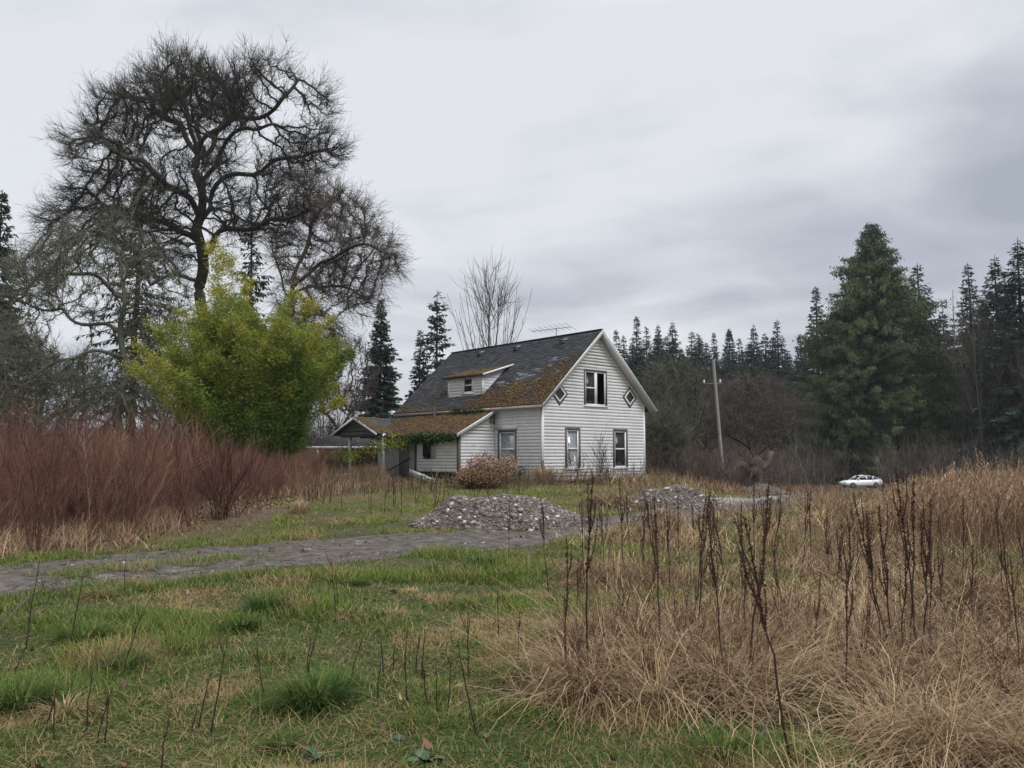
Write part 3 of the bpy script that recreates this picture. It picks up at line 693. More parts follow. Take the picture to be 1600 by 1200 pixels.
b0, b1 = hl(-2.45, 6.1, .42), hl(-2.9, 3.55, .04)
tag(MB().bar(b0, b1, .03, .24, tint=.5).build('fallen_board', MT['trim']), 'long white board slumped against the lean-to foundation', 'board')
b0, b1 = hl(-2.75, 5.2, .14), hl(-3.2, 3.0, .04)
tag(MB().bar(b0, b1, .03, .16).build('fallen_board', MT['paleboard']), 'grey weathered board lying in weeds below the white slumped board', 'board')
# crumpled sheet
c = hl(-3.4, 10.3, -.02); n_ = 14; xs = np.linspace(-.9, .9, n_); X, Y, q = grid(xs, np.linspace(-.5, .5, 10))
tag(MB().add(np.stack([c[0] + X, c[1] + Y, c[2] + .12 + .30 * fbm(X * 3, Y * 3, .8, 3) * (1 - (X / .95) ** 2)], -1), q).build('crumpled_sheet', MT['tarp']), 'crumpled white sheet dumped in bramble before the porch', 'tarp')
# ================================================================ trees
def colonize(nodes, par, attr, step, infl, kill, iters=160, bias=(0,0,0), jit=.25, g=rng, maxch=3):
    Nn = np.zeros((30000, 3)); n = len(nodes); Nn[:n] = nodes; par = list(par); ch = np.zeros(30000, int)
    for p in par:
        if p >= 0: ch[p] += 1
    A = np.array(attr); D = np.full(len(A), 1e9); I = np.zeros(len(A), int)
    def upd(i0, i1):
        for k in range(i0, i1, 400):
            e = min(k + 400, i1); d = np.linalg.norm(A[:, None] - Nn[None, k:e], axis=2); j = d.argmin(1); dm = d[np.arange(len(A)), j]
            m = dm < D; D[m] = dm[m]; I[m] = j[m] + k
    upd(0, n); bias = np.array(bias)
    for it in range(iters):
        kp = D > kill
        A, D, I = A[kp], D[kp], I[kp]
        if not len(A) or n > 29000: break
        act = D < infl
        if not act.any(): infl *= 1.3; continue
        idx = I[act]; dr = unit(A[act] - Nn[idx]); acc = np.zeros((n, 3)); np.add.at(acc, idx, dr)
        gidx = np.unique(idx); gidx = gidx[ch[gidx] < maxch]
        if not len(gidx):
            drop = act & (ch[I] >= maxch); A, D, I = A[~drop], D[~drop], I[~drop]; continue
        dd = unit(acc[gidx]); nw = Nn[gidx] + step * unit(dd + bias + g.normal(0, jit, dd.shape))
        m = len(nw); Nn[n:n + m] = nw; par += list(gidx); ch[gidx] += 1; upd(n, n + m); n += m
    return Nn[:n].copy(), np.array(par)
def radii(par, tip, p, r0=None):
    n = len(par); acc = np.zeros(n); r = np.zeros(n)
    for i in range(n - 1, -1, -1):
        r[i] = max(tip, acc[i] ** (1 / p))
        if par[i] >= 0: acc[par[i]] += r[i] ** p
    return r
def chains(Nd, par, r):
    n = len(par); main = np.full(n, -1); best = np.zeros(n)
    for i in range(n):
        p = par[i]
        if p >= 0 and r[i] > best[p]: best[p] = r[i]; main[p] = i
    out = []
    for i in range(n):
        p = par[i]
        if p < 0 or main[p] != i:
            c = [i] if p < 0 else [p, i]; k = i
            while main[k] >= 0: k = main[k]; c.append(k)
            out.append((c, p >= 0))
    return out
def skel(lines, step):
    """seed skeleton: list of (polyline, attach_point or None); every later line starts on the nearest existing node"""
    nd = []; par = []
    for L in lines:
        L = np.asarray(L, float)
        d = np.r_[0, np.cumsum(np.linalg.norm(np.diff(L, axis=0), axis=1))]; k = max(2, int(d[-1] / step) + 1); t = np.linspace(0, d[-1], k)
        Q = np.stack([np.interp(t, d, L[:, j]) for j in range(3)], 1)
        for _ in range(3): Q[1:-1] = (Q[:-2] + 2 * Q[1:-1] + Q[2:]) / 4
        if len(Q) > 5: tq = np.arange(len(Q)) * step; am = np.minimum(1, tq / 2) * np.minimum(1, tq[::-1] / 2) * .22; ph = len(nd) * 1.7; Q = Q + np.stack([np.sin(tq * 1.5 + ph), np.sin(tq * 1.2 + ph * 2), np.sin(tq * 1.8 + ph * 3)], 1) * am[:, None]
        if nd: prev = int(np.linalg.norm(np.array(nd) - Q[0], axis=1).argmin()); Q = Q[1:]
        else: prev = -1
        for q_ in Q: nd.append(q_); par.append(prev); prev = len(nd) - 1
    return np.array(nd), par
def tree_meshes(Nd, par, r, tint_fn, twig, g, trunk_r):
    """split: trunk mesh (thick wood) and crown mesh (thin wood + twigs)"""
    T = MB(); Cn = MB()
    for c, att in chains(Nd, par, r):
        P = Nd[c].copy(); rr = r[c].copy()
        if att: rr[0] = min(rr[0], rr[1] * 1.15)
        if len(P) < 2: continue
        big = rr.max() > trunk_r
        sides = 10 if rr.max() > .25 else 6 if rr.max() > .06 else 4 if rr.max() > .025 else 3
        tn = tint_fn(P)
        if big:
            k = int((rr > trunk_r * .7).sum()); k = max(k, 2)
            T.tubes(P[None, :k], rr[None, :k], sides, tn[None, :k])
            if k < len(P): Cn.tubes(P[None, k-1:], rr[None, k-1:], 5, tn[None, k-1:])
        else: Cn.tubes(P[None], rr[None], sides, tn[None])
    for tw in twig:
        sel = np.where((r < tw['rmax']) & (r >= tw.get('rmin', 0)) & (np.arange(len(r)) > 0))[0]
        if tw.get('n'): sel = g.choice(sel, tw['n'])
        dirp = unit(Nd[sel] - Nd[np.maximum(par[sel], 0)]); m = len(sel)
        rv = unit(Nd[sel] - np.asarray(tw['center'])) * tw.get('rad', .7) if 'center' in tw else 0
        d0 = unit(dirp * tw.get('fwd', .8) + rv + g.normal(0, tw.get('spread', .6), (m, 3)) + np.array(tw.get('bias', (0, 0, .2))))
        L = g.uniform(*tw['len'], m); n = tw.get('pts', 4); P = np.zeros((m, n, 3)); P[:, 0] = Nd[sel] - dirp * g.uniform(0, tw.get('along', .3), (m, 1)); d = d0
        for k in range(1, n):
            d = unit(d + g.normal(0, tw.get('wig', .16), (m, 3)) + np.array(tw.get('curl', (0, 0, .12)))); P[:, k] = P[:, k-1] + d * (L / (n - 1))[:, None]
        R0 = tw['r'] * g.uniform(.7, 1.3, m)
        Cn.tubes(P, R0[:, None] * np.linspace(1, .35, n)[None], 3, np.clip(g.normal(tw.get('tint', .5), .18, m), 0, 1))
        if tw.get('fork'):
            s2 = np.repeat(np.arange(m), tw['fork']); kk = g.integers(1, n - 1, len(s2)); b = P[s2, kk]; dd = unit(P[s2, kk + 1] - P[s2, kk])
            d = unit(dd + g.normal(0, .55, b.shape) + np.array(tw.get('curl', (0, 0, .12)))); l2 = L[s2] * g.uniform(.3, .6, len(s2))
            Q = np.stack([b, b + d * (l2 / 2)[:, None], b + d * (l2 / 2)[:, None] + unit(d + g.normal(0, .3, d.shape) + np.array(tw.get('curl', (0, 0, .12))) * 2) * (l2 / 2)[:, None]], 1)
            Cn.tubes(Q, (R0[s2] * .7)[:, None] * np.array([1, .7, .4])[None], 3, np.clip(g.normal(tw.get('tint', .5), .18, len(s2)), 0, 1))
    return T, Cn
def pxl(pts, Y0):               # limbs given as (px, py, depth offset)
    return [at(p[0], p[1], Y0 + (p[2] if len(p) > 2 else 0)) for p in pts]
def ellipsoid(n, c, rad, g, shell=.55):
    d = rdir(n, g); q_ = g.random(n) ** (1 / 3) * (1 - shell) + shell * g.random(n) ** .2
    return np.asarray(c) + d * q_[:, None] * np.asarray(rad)
gt = np.random.default_rng(11)

# --- the big bare tree
Y0 = 50.0
lines = [pxl([(322,740),(320,680),(317,600),(316,520),(314,440),(313,360),(309,290),(308,238)], Y0),
 pxl([(308,238),(330,200,-.5),(365,188,-1),(405,180,-1.5),(440,165,-2),(466,125,-2)], Y0),
 pxl([(309,250),(345,215,1),(362,180,1.5),(355,140,2),(335,105,2)], Y0),
 pxl([(311,290),(345,240,-1),(375,205,-2),(420,195,-3)], Y0),
 pxl([(313,350),(335,300,1),(370,270,1.5),(420,262,2),(470,240,3),(510,235,3)], Y0),
 pxl([(308,238),(285,205,.5),(255,180,1),(230,150,2),(190,150,2)], Y0),
 pxl([(308,238),(303,200,-1),(285,165,-1.5),(262,130,-2)], Y0),
 pxl([(310,235),(315,190,2),(305,140,3),(310,100,3)], Y0),
 pxl([(313,340),(285,300,-1),(255,275,-1.5),(215,255,-2),(170,225,-2),(145,195,-1)], Y0),
 pxl([(314,380),(275,355,1.5),(235,345,2),(180,330,3),(140,300,3)], Y0),
 pxl([(316,440),(285,432,-1),(245,434,-1.5),(225,450,-2),(222,490,-2.4)], Y0),
 pxl([(315,400),(345,370,-1.5),(380,350,-2.5),(430,350,-3),(480,330,-3)], Y0),
 pxl([(314,420),(300,390,2),(270,380,3.5),(225,395,5)], Y0)]
nd, pr_ = skel(lines, .45)
c0 = at(322, 235, Y0)
lobes = [(285,118,78,50,0),(345,112,70,42,3),(410,128,78,48,-2),(468,178,58,62,-2),(505,235,38,40,2),(190,185,72,52,1),(240,150,58,46,-1),(150,240,56,40,-2),(335,195,100,62,0),(250,245,92,50,2),(430,250,78,46,1),(300,290,80,46,-3),(180,310,92,42,1),(120,350,66,38,2),(235,365,86,50,-2),(400,335,82,44,-1),(100,420,70,40,1),(455,310,50,36,-3),(330,150,80,50,-4),(330,150,80,50,4)]
A = np.concatenate([ellipsoid(int(.30 * rx * ry * (.55 if py > 280 else .62)), at(px, py, Y0 + dz), (rx / 24.8, (rx + ry) / 2 / 24.8 * 1.15, ry / 24.8), gt, .3) for px, py, rx, ry, dz in [(a_, b_ + (14 if b_ < 160 else 0), c_, d_, e_) for a_, b_, c_, d_, e_ in lobes]])
lump = vnoise(A[:, 0] * .8 + A[:, 1] * .6, A[:, 2] * .8, 1.5, 5); A = A[lump > .34]
Nd, par = colonize(nd, pr_, A, .36, 2.4, .44, 170, jit=.24, g=gt)
r = radii(par, .021, 2.55); r *= np.minimum(1, .62 / r.max()); r = np.where(r > .03, r.max() * (r / r.max()) ** .82, r); r[:3] *= 1.15
tf = lambda P: np.clip(gt.normal(.42, .12, len(P)) + .3 * (vnoise(P[:, 0], P[:, 2], 1.5, 3) - .4), 0, 1)
T, Cn = tree_meshes(Nd, par, r, tf, [dict(rmax=.04, n=11000, len=(.4,1.3), r=.0125, fork=2, curl=(0,0,.05), spread=.42, tint=.45, bias=(0,0,.06), center=at(318,300,Y0), rad=.8),
    dict(rmax=.026, n=5000, len=(.7,1.9), r=.0105, fork=3, pts=5, curl=(0,0,.06), spread=.35, tint=.4, center=at(318,300,Y0), rad=1.0),
    dict(rmax=.2, rmin=.023, n=20000, len=(.08,.55), r=.017, pts=4, spread=.9, fwd=.5, tint=.58, curl=(0,0,-.16), wig=.3, along=.45)], gt, .075)
mp_ = thing('bare_maple', 'tallest bare tree with dark mossy trunk and huge rounded crown behind the bamboo', 'tree', (*Nd[0][:2], gz(*Nd[0][:2])))
T.build('trunk', MT['bark'], mp_, smooth=True); Cn.build('crown', MT['bark'], mp_)

# --- the leaning companion on its right
Y1 = 47.0
lines = [pxl([(455,730),(452,640),(448,560),(452,480),(460,430)], Y1), pxl([(460,430),(480,370),(500,325),(535,300)], Y1), pxl([(455,450),(500,410,-1),(545,388,-1.5),(590,388,-2),(615,398,-2)], Y1),
 pxl([(453,470),(430,420,1),(425,370,1.5)], Y1), pxl([(455,460),(500,440,1.5),(540,450,2),(575,470,2)], Y1), pxl([(450,520),(490,490,-1.5),(520,500,-2)], Y1)]
nd, pr_ = skel(lines, .4)
lobes = [(500,322,52,44,0),(545,345,50,40,-1.5),(575,385,52,40,1),(605,412,30,26,0),(540,445,56,34,1),(475,470,46,56,-1),(505,400,50,44,2),(565,470,40,26,-1),(455,400,36,46,1),(500,520,40,40,0)]
A = np.concatenate([ellipsoid(int(.26 * rx * ry), at(px, py, Y1 + dz), (rx / 26.4, (rx + ry) / 2 / 26.4 * 1.2, ry / 26.4), gt, .3) for px, py, rx, ry, dz in lobes])
Nd, par = colonize(nd, pr_, A, .33, 2.3, .42, 140, jit=.22, g=gt); r = radii(par, .016, 2.5); r *= np.minimum(1, .36 / r.max())
T, Cn = tree_meshes(Nd, par, r, tf, [dict(rmax=.034, n=5000, len=(.5,1.6), r=.0105, fork=2, curl=(0,0,-.07), spread=.4, tint=.5, center=at(480,430,Y1), rad=.7),
    dict(rmax=.1, rmin=.02, n=9000, len=(.12,.4), r=.016, pts=3, spread=1., fwd=.3, tint=.65)], gt, .06)
t_ = thing('bare_maple', 'thinner bare tree leaning out between the tall bare tree and the house', 'tree', (*Nd[0][:2], gz(*Nd[0][:2])))
T.build('trunk', MT['bark'], t_, smooth=True); Cn.build('crown', MT['greybark'], t_)

# --- lichen covered tree on the left
Y2 = 43.0
lines = [pxl([(188,740),(192,660),(193,560),(192,460),(190,380),(196,310)], Y2), pxl([(192,470),(150,430,-1),(100,420,-1.5),(60,430,-2),(35,465,-2)], Y2), pxl([(192,520),(130,500,1),(80,485,2),(30,470,2)], Y2),
 pxl([(192,440),(230,400,-1),(255,370,-1.5)], Y2), pxl([(192,560),(140,545,-1.5),(90,560,-2.5),(50,590,-3)], Y2), pxl([(192,400),(150,360,1),(110,350,1.5),(85,330,1)], Y2),
 pxl([(192,580),(240,560,-1),(270,590,-2)], Y2), pxl([(192,620),(150,600,-2),(100,625,-3),(70,660,-3)], Y2), pxl([(194,350),(225,310,.5),(235,280,1)], Y2), pxl([(191,600),(230,620,1),(255,660,1)], Y2)]
nd, pr_ = skel(lines, .36)
A = np.concatenate([ellipsoid(2500, at(155, 490, Y2), (5.2, 4.5, 5.6), gt, .2), ellipsoid(1200, at(130, 600, Y2), (5.2, 4, 2.8), gt, .3), ellipsoid(520, at(45, 470, Y2), (3.2, 3, 3.4), gt, .3), ellipsoid(1100, at(85, 545, Y2 - 1), (4.0, 3.5, 2.6), gt, .2)])
A = A[vnoise(A[:, 0] * .7 + A[:, 1] * .6, A[:, 2] * 1.1, 1.3, 15) > .42]
Nd, par = colonize(nd, pr_, A, .31, 2.4, .44, 140, jit=.26, g=gt); r = radii(par, .016, 2.5); r *= np.minimum(1, .30 / r.max())
T, Cn = tree_meshes(Nd, par, r, tf, [dict(rmax=.036, n=4200, len=(.4,1.5), r=.012, fork=2, curl=(0,0,-.05), spread=.4, tint=.55, center=at(185,560,Y2), rad=.7),
    dict(rmax=.13, rmin=.014, n=16000, len=(.10,.36), r=.019, pts=3, spread=1., fwd=.3, tint=.75, curl=(0,0,-.1))], gt, .06)
t_ = thing('bare_tree', 'lichen grey bare tree with low tangled boughs standing before the tall bare tree', 'tree', (*Nd[0][:2], gz(*Nd[0][:2])))
T.build('trunk', MT['lichenbark'], t_, smooth=True); Cn.build('crown', MT['lichenbark'], t_)

# --- old orchard trees beyond the house
def orchard(px, base, Yd, wx, hy, topc, seed, mat, label, cat='tree', stems=None, n=1100, name='orchard_tree', sc=1.0):
    g = np.random.default_rng(seed); b = at(px, base, Yd); b[2] = gz(b[0], b[1]) - .05
    c = at(px + topc[0], topc[1], Yd); ls = []
    top = b + (c - b) * .42
    ls.append([b, (b + top) / 2 + g.normal(0, .15, 3), top])
    for k in range(6):
        a = k * 1.05 + g.uniform(-.3, .3); e = top + np.array([math.cos(a) * wx * .55, math.sin(a) * wx * .55, hy * g.uniform(-.05, .6)])
        ls.append([top, (top + e) / 2 + g.normal(0, .25, 3) + (0, 0, .3), e])
    nd, pr_ = skel(ls, .3 * sc); A = ellipsoid(int(n * 1.25), c, (wx, wx, hy), g, .2); A = A[vnoise(A[:, 0] + A[:, 1] * .6, A[:, 2], .9, seed) > .36]; A = A[A[:, 2] > b[2] + .5]
    Nd, par = colonize(nd, pr_, A, .25 * sc, 1.8 * sc, .32 * sc, 120, jit=.42, g=g); r = radii(par, .015 * sc, 2.5); r *= np.minimum(1, .22 * sc / r.max()); r = np.where(r > .02, r.max() * (r / r.max()) ** .85, r)
    T, Cn = tree_meshes(Nd, par, r, lambda P: np.clip(g.normal(.45, .15, len(P)), 0, 1), [dict(rmax=.03 * sc, len=(.3 * sc,1.2 * sc), r=.0125 * sc, fork=2, curl=(0,0,.03), spread=.5, tint=.5, n=1700, center=top, rad=.6),
        dict(rmax=.08 * sc, rmin=.012, n=5000, len=(.08,.30), r=.018 * sc, pts=3, spread=1., fwd=.3, tint=.65)], g, .05 * sc)
    t_ = thing(name, label, cat, b); T.build('trunk', MT[mat], t_, smooth=True); Cn.build('crown', MT[mat], t_); return t_
orchard(1052, 742, 53, 2.7, 3.3, (-2, 632), 21, 'lichenbark', 'dense bare orchard tree right behind the house gable', n=1500)
orchard(1020, 745, 47, 1.8, 1.9, (10, 690), 23, 'lichenbark', 'low bare scrubby tree squeezed against the house corner', n=600)
orchard(1180, 742, 60, 3.4, 3.0, (-2, 640), 22, 'greybark', 'wide bare tree with twiggy crown beyond the leaning pole', n=1200)
orchard(1100, 742, 66, 2.4, 3.0, (4, 640), 26, 'greybark', 'slim bare tree just left of the leaning pole', n=700)
orchard(60, 745, 52, 4.2, 3.4, (0, 600), 71, 'lichenbark', 'low lichen grey tree at the left end of the brush', n=1300)
orchard(262, 745, 57, 4.0, 3.2, (0, 605), 72, 'lichenbark', 'low tangled tree filling the gap left of the bamboo', n=1200)
orchard(528, 745, 60, 3.0, 3.8, (2, 590), 73, 'greybark', 'bare tree between the bamboo and the dense spruce', n=900)
orchard(-40, 745, 56, 4.2, 4.5, (0, 560), 74, 'lichenbark', 'bare tree past the left edge of the brush', n=900)
# torn stump
b = at(1181, 738, 47); b[2] = gz(b[0], b[1]) - .1
g = np.random.default_rng(8); mb = MB()
def limb(pts, rad, n=9):
    P = np.array(pts, float); d = np.r_[0, np.cumsum(np.linalg.norm(np.diff(P, axis=0), axis=1))]; t = np.linspace(0, d[-1], n)
    Q = np.stack([np.interp(t, d, P[:, k]) for k in range(3)], 1); Q[1:-1] += g.normal(0, .07, (n - 2, 3)); mb.tubes(Q[None], (np.interp(t, d, rad) * g.uniform(.8, 1.25, n))[None], 9)
limb([b, b + (.05,0,.6), b + (-.04,0,1.2), b + (.08,.05,1.75), b + (.05,.05,2.0)], [.46,.33,.36,.40,.30], 12)
for k in range(9): q0 = b + (g.normal(0, .2), g.normal(0, .2), 1.85); limb([q0, q0 + (g.normal(0, .08), g.normal(0, .08), g.uniform(.2, .75))], [.09, .012], 4)
limb([b + (.1,0,1.5), b + (.55,-.1,1.75), b + (.85,-.1,2.15), b + (.95,0,2.7)], [.27,.24,.20,.10], 8)
limb([b + (0,0,1.45), b + (-.55,.1,1.7), b + (-1.0,.1,1.75)], [.25,.21,.15], 7)
limb([b + (.05,-.1,.3), b + (-.7,-.5,.12), b + (-1.3,-.7,-.05)], [.18,.13,.08], 6)
for k in range(60):
    q0 = b + (g.normal(0, .5), g.normal(0, .2), g.uniform(1.2, 2.1)); d = unit(np.array([g.normal(0, .7), g.normal(0, .5), 1.0])); l = g.uniform(.4, 1.5); mb.tubes(np.array([[q0, q0 + d * l * .5, q0 + d * l + g.normal(0, .1, 3)]]), np.array([[.016, .011, .005]]), 3)
tag(mb.build('broken_trunk', MT['stump'], smooth=True), 'gnarled broken tree trunk with torn limbs behind the farthest gravel pile', 'stump')

# --- conifers
def conifer(h, rad, seed, nb=170, z0=.06, droop=.35, spl=.9, dens=1.0, shp=.85, sparse=0.0, hang=.25, wid=.26, top_up=.35):
    g = np.random.default_rng(seed); T = MB(); Cn = MB()
    zt = np.linspace(0, h, 12); cur = np.cumsum(g.normal(0, .05, (12, 2)), 0) * (h / 25)
    tr = np.c_[cur, zt]; tr[0, :2] = 0; T.tubes(tr[None], (h * .014 * (1 - zt / h) ** .9 + .02)[None], 7, .4)
    t = np.sort(g.random(nb)); az = np.arange(nb) * 2.39996 + g.normal(0, .35, nb); z = h * (z0 + (1 - z0 - .01) * t)
    lob = .80 + .36 * vnoise(az * 1.5 + 50, z, h / 22, seed)
    L = rad * (1 - t) ** shp * g.uniform(.6, 1.1, nb) * lob + .12 + .02 * h * (1 - t)
    if sparse: L *= np.where(g.random(nb) < sparse, g.uniform(.15, .5, nb), 1)
    s = np.linspace(0, 1, 6); aa = top_up * t ** 1.5 + .05; bb = droop * (1.1 - t)
    dirh = np.stack([np.cos(az), np.sin(az)], 1); cx = np.interp(z, zt, cur[:, 0]); cy = np.interp(z, zt, cur[:, 1])
    P = np.zeros((nb, 6, 3)); P[..., 0] = cx[:, None] + dirh[:, :1] * L[:, None] * s; P[..., 1] = cy[:, None] + dirh[:, 1:] * L[:, None] * s
    P[..., 2] = z[:, None] + L[:, None] * (aa[:, None] * s - bb[:, None] * s ** 1.6 + .22 * bb[:, None] * s ** 5)
    Cn.tubes(P, (.012 + .012 * L)[:, None] * np.linspace(1, .3, 6)[None], 3, .15)
    M = np.maximum(7, (L * 15 * dens).astype(int)); bi = np.repeat(np.arange(nb), M); m = len(bi); u = g.uniform(.08, 1.02, m) ** .8
    f = np.clip(u, 0, .999) * 5; k = f.astype(int); w_ = (f - k)[:, None]; base = P[bi, k] * (1 - w_) + P[bi, k + 1] * w_; tan = unit(P[bi, k + 1] - P[bi, k])
    sd = unit(np.cross(tan, (0, 0, 1.0))); sg = np.where(g.random(m) < .5, 1, -1)[:, None]
    a = unit(tan * g.uniform(.35, 1.0, (m, 1)) + sd * sg * g.uniform(.1, 1.0, (m, 1)) + np.array([0, 0, -1.0]) * hang * g.uniform(.3, 1.8, (m, 1)) + g.normal(0, .22, (m, 3)))
    ln = spl * g.uniform(.5, 1.2, m) * (1.15 - .5 * u) * (.36 + .64 * np.sqrt(L[bi] / L.max())); b = unit(np.cross(a, np.array([0, 0, 1.0]) + g.normal(0, .5, (m, 3)))) * (ln * wid * .5)[:, None]
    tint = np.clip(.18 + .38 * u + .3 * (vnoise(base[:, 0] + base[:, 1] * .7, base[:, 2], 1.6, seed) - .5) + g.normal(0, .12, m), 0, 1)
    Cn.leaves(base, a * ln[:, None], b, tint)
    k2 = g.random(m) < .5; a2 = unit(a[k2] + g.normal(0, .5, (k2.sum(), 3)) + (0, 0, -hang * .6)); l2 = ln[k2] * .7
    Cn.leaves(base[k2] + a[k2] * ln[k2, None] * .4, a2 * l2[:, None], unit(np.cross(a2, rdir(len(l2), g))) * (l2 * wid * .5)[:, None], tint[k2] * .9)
    return T, Cn
def place_conifer(T, Cn, px, Yd, label, group=None, mat='fir', name='fir_tree', loc=None):
    x = xat(px, Yd); z = gz(x, Yd) - .2
    t_ = thing(name, label, 'tree', (0, 0, 0), 0, group); T.build('trunk', MT['bark'], t_); Cn.build('crown', MT[mat], t_); t_.location = (x, Yd, z); return t_
def hgt(px, topy, Yd): return at(px, topy, Yd)[2] - gz(xat(px, Yd), Yd) + .2
protos = []
for k, (sp_h, rd, ex) in enumerate([(25, 5.0, dict(nb=330, droop=.42, shp=.98)), (25, 4.4, dict(nb=270, droop=.35, sparse=.25, shp=.95)), (25, 6.0, dict(nb=380, droop=.45, shp=.92)), (25, 3.2, dict(nb=220, sparse=.3, z0=.25, shp=.75))]):
    protos.append(conifer(sp_h, rd, 40 + k, **{**dict(spl=.95, wid=.34, dens=1.0, hang=.45), **ex}))
far = [(997,493,150,0,.9),(1013,508,158,1,1),(1031,506,165,1,.9),(1054,501,160,2,.85),(1075,548,175,0,.9),(1094,519,165,1,1.),(1118,518,158,0,.8),(1143,512,150,0,.85),(1180,505,150,2,.72),(1216,499,145,1,1.05),(1163,545,170,0,1),
       (1236,560,165,2,.8),(1279,447,125,0,.95),(1253,520,140,0,.9),(1441,412,128,1,1.25),(1524,410,120,1,1.0),(1561,398,105,2,.95),(1600,372,92,2,1.0),(1545,470,125,0,1.),(1478,560,140,1,1),(1655,372,95,2,1),(1700,420,110,0,1.),(980,560,170,2,.8),(948,545,150,1,1),(1200,560,180,2,.8)] + [(int(965 + 11.5 * i + (i * 37) % 9), 514 + (i * 53) % 44, 150 + (i * 29) % 32, i % 3, .95 + .1 * (i % 4)) for i in range(26)] + [(1450 + 14 * i, 470 + (i * 41) % 70, 112 + (i * 23) % 30, i % 3, 1.0) for i in range(13)]
flab = {0:'dark pointed fir in the skyline row beyond the field', 12:'dark fir rising just left of the huge cedar', 14:'sparse ragged fir peeking out right of the huge cedar', 15:'slender ragged fir left of the broad fir at the far edge', 16:'broad dark fir near the far right edge of the wood'}
base_objs = {}
for i, (px, ty, Yd, kind, ws) in enumerate(far):
    h = hgt(px, ty, Yd); s = h / 25.0; ws = ws * 1.15; lab = flab.get(i, flab[0]) ; grp = 'firs on the skyline beyond the field' if lab == flab[0] else None
    x = xat(px, Yd); loc = (x, Yd, gz(x, Yd) - .2)
    if kind not in base_objs:
        o = place_conifer(*protos[kind], px, Yd, lab, grp); base_objs[kind] = o
    else:
        o = dup(base_objs[kind], loc, 0, 1, lab, grp)
        if not grp and 'group' in o: del o['group']
    o.location = loc; o.rotation_euler = (0, 0, rng.uniform(0, 6.28)); o.scale = (s * ws, s * ws, s)
g = np.random.default_rng(4)
def solo(px, ty, Yd, wpx, label, **k):
    h = hgt(px, ty, Yd); T, Cn = conifer(h, wpx / 2 / F * Yd * 1.15, abs(int(px)) + 7, **k); return place_conifer(T, Cn, px, Yd, label, **{})
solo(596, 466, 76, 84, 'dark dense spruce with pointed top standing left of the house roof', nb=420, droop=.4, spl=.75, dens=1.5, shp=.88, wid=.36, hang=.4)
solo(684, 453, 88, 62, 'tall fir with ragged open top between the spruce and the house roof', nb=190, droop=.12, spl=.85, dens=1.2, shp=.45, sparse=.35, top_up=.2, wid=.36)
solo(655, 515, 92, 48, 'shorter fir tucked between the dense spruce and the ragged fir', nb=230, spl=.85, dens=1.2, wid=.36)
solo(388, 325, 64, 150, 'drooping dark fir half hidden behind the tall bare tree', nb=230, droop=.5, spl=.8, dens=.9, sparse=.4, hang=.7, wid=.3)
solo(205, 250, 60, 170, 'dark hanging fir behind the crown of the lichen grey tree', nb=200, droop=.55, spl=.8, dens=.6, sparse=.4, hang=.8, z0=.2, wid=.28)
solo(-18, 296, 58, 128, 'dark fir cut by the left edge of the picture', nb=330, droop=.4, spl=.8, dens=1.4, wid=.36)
# leaning dead snag
x = xat(1493, 118); z = gz(x, 118)
h = hgt(1493, 455, 118); P = np.array([[[x, 118, z], [x + .1, 118, z + h * .5], [x + .25, 118, z + h]]])
mb = MB().tubes(P, np.array([[.22, .13, .03]]), 6, .8); g = np.random.default_rng(6); m = 46; f = g.uniform(.35, .97, m); a = g.uniform(0, 6.28, m); l = 1.8 * (1.05 - f) + .3
b = np.c_[x + .25 * f, np.full(m, 118), z + h * f]; mb.tubes(np.stack([b, b + np.c_[np.cos(a) * l, np.sin(a) * l, .25 * l]], 1), np.array([[.035, .012]]), 3, .7)
tag(mb.build('dead_snag', MT['greybark']), 'bare dead pole-like tree between the cedar and the broad far fir', 'tree')

